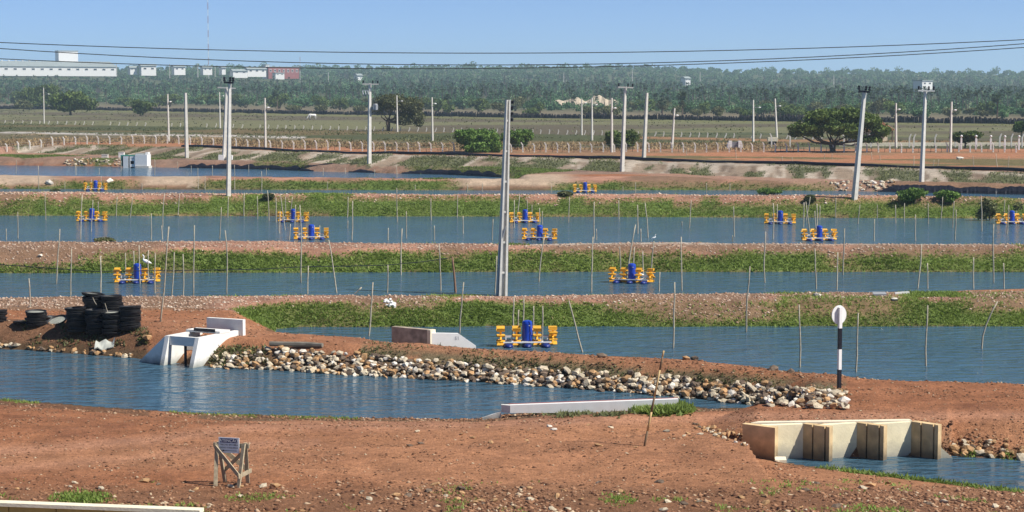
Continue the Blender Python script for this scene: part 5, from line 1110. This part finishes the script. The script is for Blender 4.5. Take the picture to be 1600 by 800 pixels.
# ------------------------------------------------------------------ cow on the plain
p = hit(488, 186.5); root = thing('cow', 'white cow grazing alone on the dry plain before the palisade', 'cow', p, math.pi + 0.3); root.scale = (1.35, 1.35, 1.35)
M_COW = principled('cow_hide', (0.72, 0.70, 0.65), 0.8, var=0.08, scale=2)
mb = MB(); mb.tube([(-0.95, 0, 1.02), (-0.8, 0, 1.08), (-0.4, 0, 1.02), (0.1, 0, 1.0), (0.55, 0, 1.1), (0.8, 0, 1.0), (1.05, 0, 0.72), (1.2, 0, 0.45), (1.28, 0, 0.35), (1.42, 0, 0.2), (1.48, 0, 0.14)], [0.08, 0.24, 0.30, 0.33, 0.30, 0.22, 0.15, 0.13, 0.14, 0.09, 0.06], 10)
for x, y, kx in ((-0.72, 0.16, -0.08), (-0.78, -0.16, -0.14), (0.52, 0.15, 0.06), (0.6, -0.15, 0.1)):
    mb.tube([(x, y, 1.0), (x + (0.12 if x < 0 else 0), y, 0.66), (x + (-0.08 if x < 0 else 0.02), y, 0.36), (x + kx, y, 0.0)], [0.16, 0.11, 0.06, 0.055], 7)
mb.build('body', M_COW, root, smooth=True); MB().tube([(-0.98, 0, 1.1), (-1.1, 0, 0.8), (-1.08, 0, 0.4)], [0.03, 0.025, 0.05], 5).build('tail', M_COW, root)
for s_ in (-1, 1): MB().tube([(1.22, s_ * .1, 0.48), (1.2, s_ * .26, 0.5)], [0.05, 0.02], 5).build('ear', M_COW, root); MB().tube([(1.24, s_ * .06, 0.52), (1.3, s_ * .14, 0.62)], [0.03, 0.01], 5).build('horn', M_GREY, root)

# ------------------------------------------------------------------ trees
def leaves(lobes, n, size, seed, shell=0.45):
    g = np.random.default_rng(seed); L = np.array(lobes, float); wts = L[:, 3] * L[:, 4] * L[:, 5]; li = g.choice(len(L), n, p=wts / wts.sum())
    d = g.normal(size=(n, 3)); d /= np.linalg.norm(d, axis=1)[:, None]; r = (shell + (1 - shell) * g.random(n) ** 0.6)[:, None]
    lump = 1 + 0.28 * np.sin(d[:, :1] * 5 + L[li, :1] * 3) * np.sin(d[:, 1:2] * 6 + d[:, 2:3] * 5)
    C = L[li, :3] + d * r * lump * L[li, 3:6]
    a = g.normal(size=(n, 3)); a /= np.linalg.norm(a, axis=1)[:, None]; b = np.cross(a, g.normal(size=(n, 3))); b /= np.linalg.norm(b, axis=1)[:, None]
    s = size * g.uniform(0.6, 1.3, n)[:, None]
    Q = np.stack([C - a * s, C - b * s * 0.55, C + a * s, C + b * s * 0.55], 1).reshape(-1, 3)
    tone = 0.5 + 0.35 * np.sin(C[:, 0] * 1.9 + seed) * np.sin(C[:, 1] * 1.7) * np.sin(C[:, 2] * 2.3) + g.normal(0, 0.16, n)
    return Q, np.arange(n * 4).reshape(n, 4), np.clip(tone, 0, 1)
def tree(name, label, p, lobes, n, size, mat, seed, cat='tree', group=None, trunk_r=0.2, stems=1, fork=0.35, barkm=None):
    root = thing(name, label, cat, p, group=group); Q, Fq, t = leaves(lobes, n, size, seed)
    link('crown', mesh_np('crown', Q, Fq, mat, rndf=t), root); r = random.Random(seed); mb = MB()
    top = max(l[2] for l in lobes)
    for k in range(stems):
        a = Vector((r.uniform(-.2, .2) * k, r.uniform(-.2, .2) * k, -0.3)); f = Vector((r.uniform(-.3, .3) + a.x, r.uniform(-.3, .3), top * fork)); mb.tube([a, a.lerp(f, .5) + Vector((r.uniform(-.1, .1), 0, 0)), f], [trunk_r, trunk_r * .8, trunk_r * .65], 7)
        for l in r.sample(lobes, min(len(lobes), 6)): 
            c = Vector(l[:3]); m_ = f.lerp(c, .5) + Vector((r.uniform(-.4, .4), r.uniform(-.4, .4), -0.1 * top)); mb.tube([f, m_, c], [trunk_r * .55, trunk_r * .35, trunk_r * .12], 5)
    mb.build('trunk', barkm or M_BARK, root, smooth=True); return root
def px_tree(name, label, bx, by, lob, n, size, mat, seed, **k):
    """lobes given as (px, py, half width px, half height px) in the picture, turned into metres about the base"""
    p = hit(bx, by); s = scale_at(p); r = random.Random(seed); L = []
    for x, y, w_, h_ in lob: L.append(((x - bx) / s, r.uniform(-.5, .5) * w_ / s, (by - y) / s, w_ / s, w_ / s * 1.0, h_ / s))
    return tree(name, label, p, L, n, size, mat, seed, **k)
px_tree('spreading_tree', 'big spreading thorn tree with several trunks behind the plateau fence', 1301, 238, [(1258, 201, 25, 11), (1290, 184, 31, 13), (1328, 181, 25, 12), (1349, 190, 27, 13), (1376, 205, 16, 10), (1312, 200, 30, 10), (1243, 208, 12, 6), (1362, 218, 18, 5), (1335, 211, 16, 6), (1275, 209, 12, 6)], 12000, 0.26, M_LEAF, 3, trunk_r=0.26, stems=4, fork=0.22)
px_tree('spreading_tree', 'airy olive tree with a dark forked trunk on the plain', 607, 205, [(612, 160, 25, 13), (640, 165, 22, 13), (592, 168, 14, 10), (650, 182, 14, 12), (630, 185, 16, 10), (655, 193, 9, 6)], 6500, 0.26, M_LEAF3, 5, trunk_r=0.34, stems=2, fork=0.35)
px_tree('spreading_tree', 'wide green tree with a bent trunk before the palisade', 110, 180, [(95, 158, 18, 11), (118, 156, 22, 13), (138, 163, 14, 9), (105, 167, 20, 7)], 2600, 0.7, M_LEAF, 7, trunk_r=0.6, fork=0.3)
px_tree('round_tree', 'dark round tree directly behind the palisade left of the wide green tree', 62, 171, [(52, 148, 20, 11), (72, 143, 20, 11), (60, 158, 22, 9)], 2400, 0.9, M_LEAF, 8, trunk_r=0.6)
px_tree('bush', 'small light green bush before the palisade beside the wide green tree', 37, 174, [(35, 163, 12, 7), (44, 165, 9, 5)], 800, 0.6, M_LEAF3, 9, cat='bush', trunk_r=0.3)
px_tree('bush', 'green windswept shrub on a thin stem before the palisade', 219, 181, [(214, 164, 10, 8), (228, 166, 11, 8), (240, 164, 8, 3), (219, 172, 10, 6)], 1000, 0.55, M_LEAF, 10, cat='bush', trunk_r=0.3)
px_tree('bush', 'large bright green bush growing at the plateau fence', 752, 238, [(735, 215, 24, 13), (758, 216, 22, 14), (772, 228, 14, 10), (720, 208, 12, 5), (745, 229, 22, 9)], 8000, 0.2, M_LEAF2, 12, cat='bush', trunk_r=0.12, stems=3, fork=0.3)
px_tree('bush', 'green bush half hidden by the tall double pole', 815, 233, [(802, 214, 18, 10), (820, 212, 14, 10), (808, 222, 16, 8)], 4500, 0.2, M_LEAF2, 13, cat='bush', trunk_r=0.15, stems=2, fork=0.3)
px_tree('bush', 'dark green bush behind the slim lamp post on the plateau', 972, 234, [(958, 214, 13, 10), (982, 214, 17, 10), (970, 224, 20, 8)], 5000, 0.2, M_LEAF, 14, cat='bush', trunk_r=0.12, stems=2, fork=0.3)
px_tree('bush', 'flat topped green shrub behind the globe lamps', 1507, 232, [(1498, 213, 13, 6), (1518, 211, 14, 6), (1507, 217, 15, 6)], 2600, 0.22, M_LEAF, 15, cat='bush', trunk_r=0.12, stems=2, fork=0.5)
px_tree('bush', 'green shrub at the end of the plain beyond the globe lamps', 1596, 212, [(1592, 198, 9, 7), (1604, 196, 12, 7)], 800, 0.5, M_LEAF2, 16, cat='bush', trunk_r=0.15)
for bx, by, lob, lb, sd in ((1424, 317, [(1415, 303, 16, 6), (1430, 302, 18, 8), (1420, 310, 14, 6)], 'bright low bush on the bank crest right of the leaning pole', 21), (1480, 317, [(1478, 304, 15, 6), (1490, 305, 10, 5), (1482, 311, 10, 5)], 'bright low bush on the bank crest near the far bank liner', 22), (1205, 304, [(1200, 299, 16, 4), (1215, 300, 8, 3)], 'flat green bush at the crest left of the leaning pole', 23), (885, 306, [(883, 303, 10, 3.5)], 'small dark bush on the crest beside the half hidden aerator', 24),
        (1543, 345, [(1540, 318, 10, 9), (1548, 328, 14, 12), (1535, 335, 10, 8), (1590, 322, 8, 7)], 'tall pale weeds growing down the bank at the end of the bushes', 25), (1268, 318, [(1266, 311, 8, 6)], 'small dry bush on the crest above the crossed stakes', 26), (88, 298, [(86, 298, 7, 2)], 'tiny dark tuft on the crest before the narrow pond', 27), (430, 310, [(420, 306, 9, 3)], 'dry tuft on the crest above the paired aerators', 28),
        (165, 377, [(163, 375, 14, 2.5)], 'flat green tuft on the bare crest of the wide pond', 29)):
    px_tree('bush', lb, bx, by, lob, 1500, 0.12, M_LEAF2 if sd < 24 else M_LEAF3, sd, cat='bush', trunk_r=0.04, stems=3, fork=0.3)

# edge of the woodland: shrubs and trees one can tell apart
protos = []
for k in range(6):
    r = random.Random(100 + k); lobes = [(r.uniform(-2.6, 2.6), r.uniform(-1.5, 1.5), r.uniform(1.6, 3.4), r.uniform(1.4, 2.4), r.uniform(1.2, 2), r.uniform(1.0, 1.6)) for _ in range(6)]
    Q, Fq, t = leaves(lobes, 900, 0.42, 200 + k); mb = MB()
    for l in lobes[:4]: mb.tube([(0, 0, -0.5), (l[0] * .3, l[1] * .3, 1.0), (l[0], l[1], l[2])], [0.22, 0.15, 0.05], 5)
    protos.append((mesh_np('crown', Q, Fq, (M_FOREST, M_LEAF, M_LEAF3)[k % 3], rndf=t), mb.mesh('trunk', M_BARK)))
def wood_tree(px, py, Y, sc_, lb, g):
    a = UD(px, py, Y); z = gz(a.x, Y); root = thing('woodland_tree', lb, 'tree', (a.x, Y, z), rnd.uniform(0, 6.28), group=g); root.scale = (sc_ * rnd.uniform(.9, 1.3), sc_, sc_ * rnd.uniform(.8, 1.15)); c, t = protos[rnd.randrange(6)]
    link('crown', c, root); link('trunk', t, root)
for i in range(85):
    px = -40 + 1690 * i / 84 + rnd.uniform(-9, 9); yw_ = float(WALL(px)); Y = yw_ * rnd.uniform(1.12, 1.32)
    if rnd.random() < 0.12 or (850 < px < 985 and Y < 1000): continue
    wood_tree(px, 160, Y, rnd.uniform(0.9, 1.75) * Y / 1000, 'rounded green tree at the front edge of the distant woodland', 'trees along the woodland edge')
for px, sz in ((925, 1.5), (958, 1.7), (1120, 1.3), (1165, 1.2), (1440, 1.6), (1235, 1.8), (700, 1.3), (460, 1.4), (500, 1.5), (560, 1.2), (830, 1.3), (1350, 1.4)):
    wood_tree(px, 170, float(WALL(px)) * 1.06, sz * 0.62, 'leafy shrub standing right behind the dark palisade', 'shrubs behind the palisade')
# palms that stand apart
def fan_palm(n, r, R):
    vs = []; fs = []; t = []
    for k in range(n):
        az = r.uniform(0, 6.28); el = math.asin(r.uniform(-0.55, 1.0)); d = Vector((math.cos(az) * math.cos(el), math.sin(az) * math.cos(el), math.sin(el))); s_ = d.cross(Vector((0, 0, 1))); s_ = s_.normalized() if s_.length > .05 else Vector((1, 0, 0))
        L = R * r.uniform(.75, 1.1); o = len(vs); vs += [tuple(d * R * .12), tuple(d * L * .72 + s_ * R * .3), tuple(d * L - Vector((0, 0, .12 * R))), tuple(d * L * .72 - s_ * R * .3)]; fs.append((o, o + 1, o + 2, o + 3)); t.append(r.random())
    return vs, fs, t
rp = random.Random(8)
for px, py, sz, dead in ((8, 172, 1.0, 0), (1066, 181, 1.1, 1), (1035, 180, 0.8, 1), (433, 168, 1.2, 0), (700, 170, 1.0, 0), (1558, 180, 1.0, 0)):
    Y = float(WALL(px)) * 1.1; a = UD(px, py, Y); z = gz(a.x, Y); root = thing('fan_palm', 'single dark fan palm in front of the woodland edge', 'palm', (a.x, Y, z), group='lone fan palms'); h = 6.5 * sz
    MB().tube([(0, 0, -.5), (.1, 0, h * .5), (0, 0, h)], [.3, .22, .2], 7).build('trunk', M_BARK, root); vs, fs, t = fan_palm(46, rp, 2.3 * sz); link('crown', mesh_np('crown', vs, fs, M_FROND, rndf=t), root, (0, 0, h))
    if dead: vs, fs, t = fan_palm(40, rp, 1.6 * sz); link('dead_skirt', mesh_np('dead_skirt', vs, fs, M_LEAF3, rndf=t), root, (0, 0, h * .62))

# the woodland behind: canopy and palms too many to count
def wood_mass(name, label, n, seed, kind, d0, d1):
    g = np.random.default_rng(seed); px = g.uniform(-330, 1930, n); w_ = WALL(px); u_ = g.random(n); Y = np.maximum(w_ * d0, 0) + (d1 - w_ * d0) * u_ ** 1.15
    X = (px - 800) / F * Y; Z = land(px, X, Y) - 0.4
    keep = np.ones(n, bool); ix, iy = proj(X, Y, Z)
    town = (Y > 1915) & (Y < 2130) & (((ix > -200) & (ix < 172)) | ((ix > 200) & (ix < 255)) | ((ix > 268) & (ix < 295)) | ((ix > 312) & (ix < 335)) | ((ix > 345) & (ix < 355)) | ((ix > 360) & (ix < 475)))
    nearw = (Y > 1150) & (Y < 1300) & (ix > 1436) & (ix < 1462); pk = (Y > 930) & (Y < 1000) & (ix > 850) & (ix < 990)
    keep = ~(town | nearw | pk); X, Y, Z = X[keep], Y[keep], Z[keep]; n = len(X)
    Qs = []; Ts = []
    dens = fbm(X * 0.012, Y * 0.008, 301)
    if kind == 'bush':
        m = 58; size = 0.75
        W_ = g.uniform(1.6, 3.4, n) * (Y / 1500) ** 0.6 * np.where(g.random(n) < 0.13, 1.65, 1.0); Hh = W_ * g.uniform(0.75, 1.15, n)
        d = g.normal(size=(n, m, 3)); d /= np.linalg.norm(d, axis=2)[..., None]; d[..., 2] = np.abs(d[..., 2]) * 1.15 - 0.25; r = (0.6 + 0.4 * g.random((n, m)))[..., None]
        C = np.stack([X, Y, Z + Hh * 0.75], 1)[:, None] + d * r * np.stack([W_, W_, Hh], 1)[:, None]
        a = g.normal(size=(n, m, 3)); a /= np.linalg.norm(a, axis=2)[..., None]; b = np.cross(a, g.normal(size=(n, m, 3))); b /= np.linalg.norm(b, axis=2)[..., None]
        s_ = (size * (Y / 1400) ** 0.7)[:, None, None] * g.uniform(.6, 1.3, (n, m, 1)); Q = np.stack([C - a * s_, C - b * s_ * .7, C + a * s_, C + b * s_ * .7], 2)
        T_ = np.clip((-0.05 + 1.1 * dens + g.normal(0, .2, n))[:, None] + g.normal(0, .12, (n, m)), 0, 1)
        k = n * m; return link(name, mesh_np(name, Q.reshape(-1, 3), np.arange(k * 4).reshape(k, 4), M_FOREST, rndf=T_.ravel()))
    Hh = g.uniform(5, 9, n); m = 22; R = g.uniform(1.3, 2.1, n); d = g.normal(size=(n, m, 3)); d /= np.linalg.norm(d, axis=2)[..., None]; d[..., 2] = d[..., 2] * .75 + .25
    C0 = np.stack([X, Y, Z + Hh], 1)[:, None]; sv = np.cross(d, np.array([0, 0, 1.0])); sv /= np.linalg.norm(sv, axis=2)[..., None] + 1e-6; Rr = R[:, None, None]
    Q = np.stack([C0 + d * Rr * .1, C0 + d * Rr * .7 + sv * Rr * .28, C0 + d * Rr, C0 + d * Rr * .7 - sv * Rr * .28], 2).reshape(-1, 4, 3)
    tr = 0.22 * (Y / 1300); B = np.stack([X, Y, Z - 1], 1); Tp = np.stack([X + g.normal(0, .4, n), Y, Z + Hh], 1)
    ex, ey = np.array([1.0, 0, 0]), np.array([0, 1.0, 0]); tq = []
    for e_ in (ex, ey): w2 = tr[:, None] * e_; tq.append(np.stack([B - w2, B + w2, Tp + w2 * .8, Tp - w2 * .8], 1))
    TQ = np.concatenate(tq); o = link(name, None) if False else None
    root = thing(name, label, 'woodland', kind='stuff')
    k = len(Q); c = link('fronds', mesh_np('fronds', Q.reshape(-1, 3), np.arange(k * 4).reshape(k, 4), M_FROND, rndf=np.clip(g.random(k) * .6 + .3 * np.repeat(dens, m), 0, 1)), root); c['kind'] = 'stuff'
    k = len(TQ); c = link('trunks', mesh_np('trunks', TQ.reshape(-1, 3), np.arange(k * 4).reshape(k, 4), principled('palm_bark', (0.16, 0.13, 0.115), .9, var=.3, scale=.2)), root); c['kind'] = 'stuff'
    return root
setp(wood_mass('woodland_canopy', '', 9200, 61, 'bush', 1.28, 2950.0), 'dense green woodland canopy covering the distant slope and ridge', 'woodland', kind='stuff')
wood_mass('palm_wood', 'mass of dark fan palms standing in the distant woodland', 2600, 62, 'palm', 1.3, 2300.0)

# scrub weeds on the plain and the strips beyond the fence
strip = ((YG > FEN1(PXG) + 14) & (YG < FEN2(PXG))) * inview
turf('dry_scrub', 'dry weeds and green strip between the two far fences', strip * sstep(0.5, 0.62, n3), 0.7, 0.4, M_LEAF3, wmul=1.3)
turf('dry_scrub', 'sparse dry grass tufts over the plain', ((YG > FEN2(PXG)) & (YG < WALL(PXG))) * inview * sstep(0.5, 0.65, n3) * 1.0, 0.06, 0.55, M_LEAF3, wmul=1.3)

# ------------------------------------------------------------------ air
hz = bpy.data.materials.new('haze'); hz.use_nodes = True; hn = hz.node_tree; hn.nodes.clear()
pv = hn.nodes.new('ShaderNodeVolumePrincipled'); pv.inputs['Color'].default_value = (0.66, 0.86, 1.0, 1); pv.inputs['Density'].default_value = 0.00016; pv.inputs['Anisotropy'].default_value = 0.2
ho = hn.nodes.new('ShaderNodeOutputMaterial'); hn.links.new(pv.outputs[0], ho.inputs['Volume'])
setp(MB().box((0, 3000, 50), (9000, 6600, 180)).build('haze', hz), 'thin pale haze filling the air over the plain', 'haze', kind='stuff')
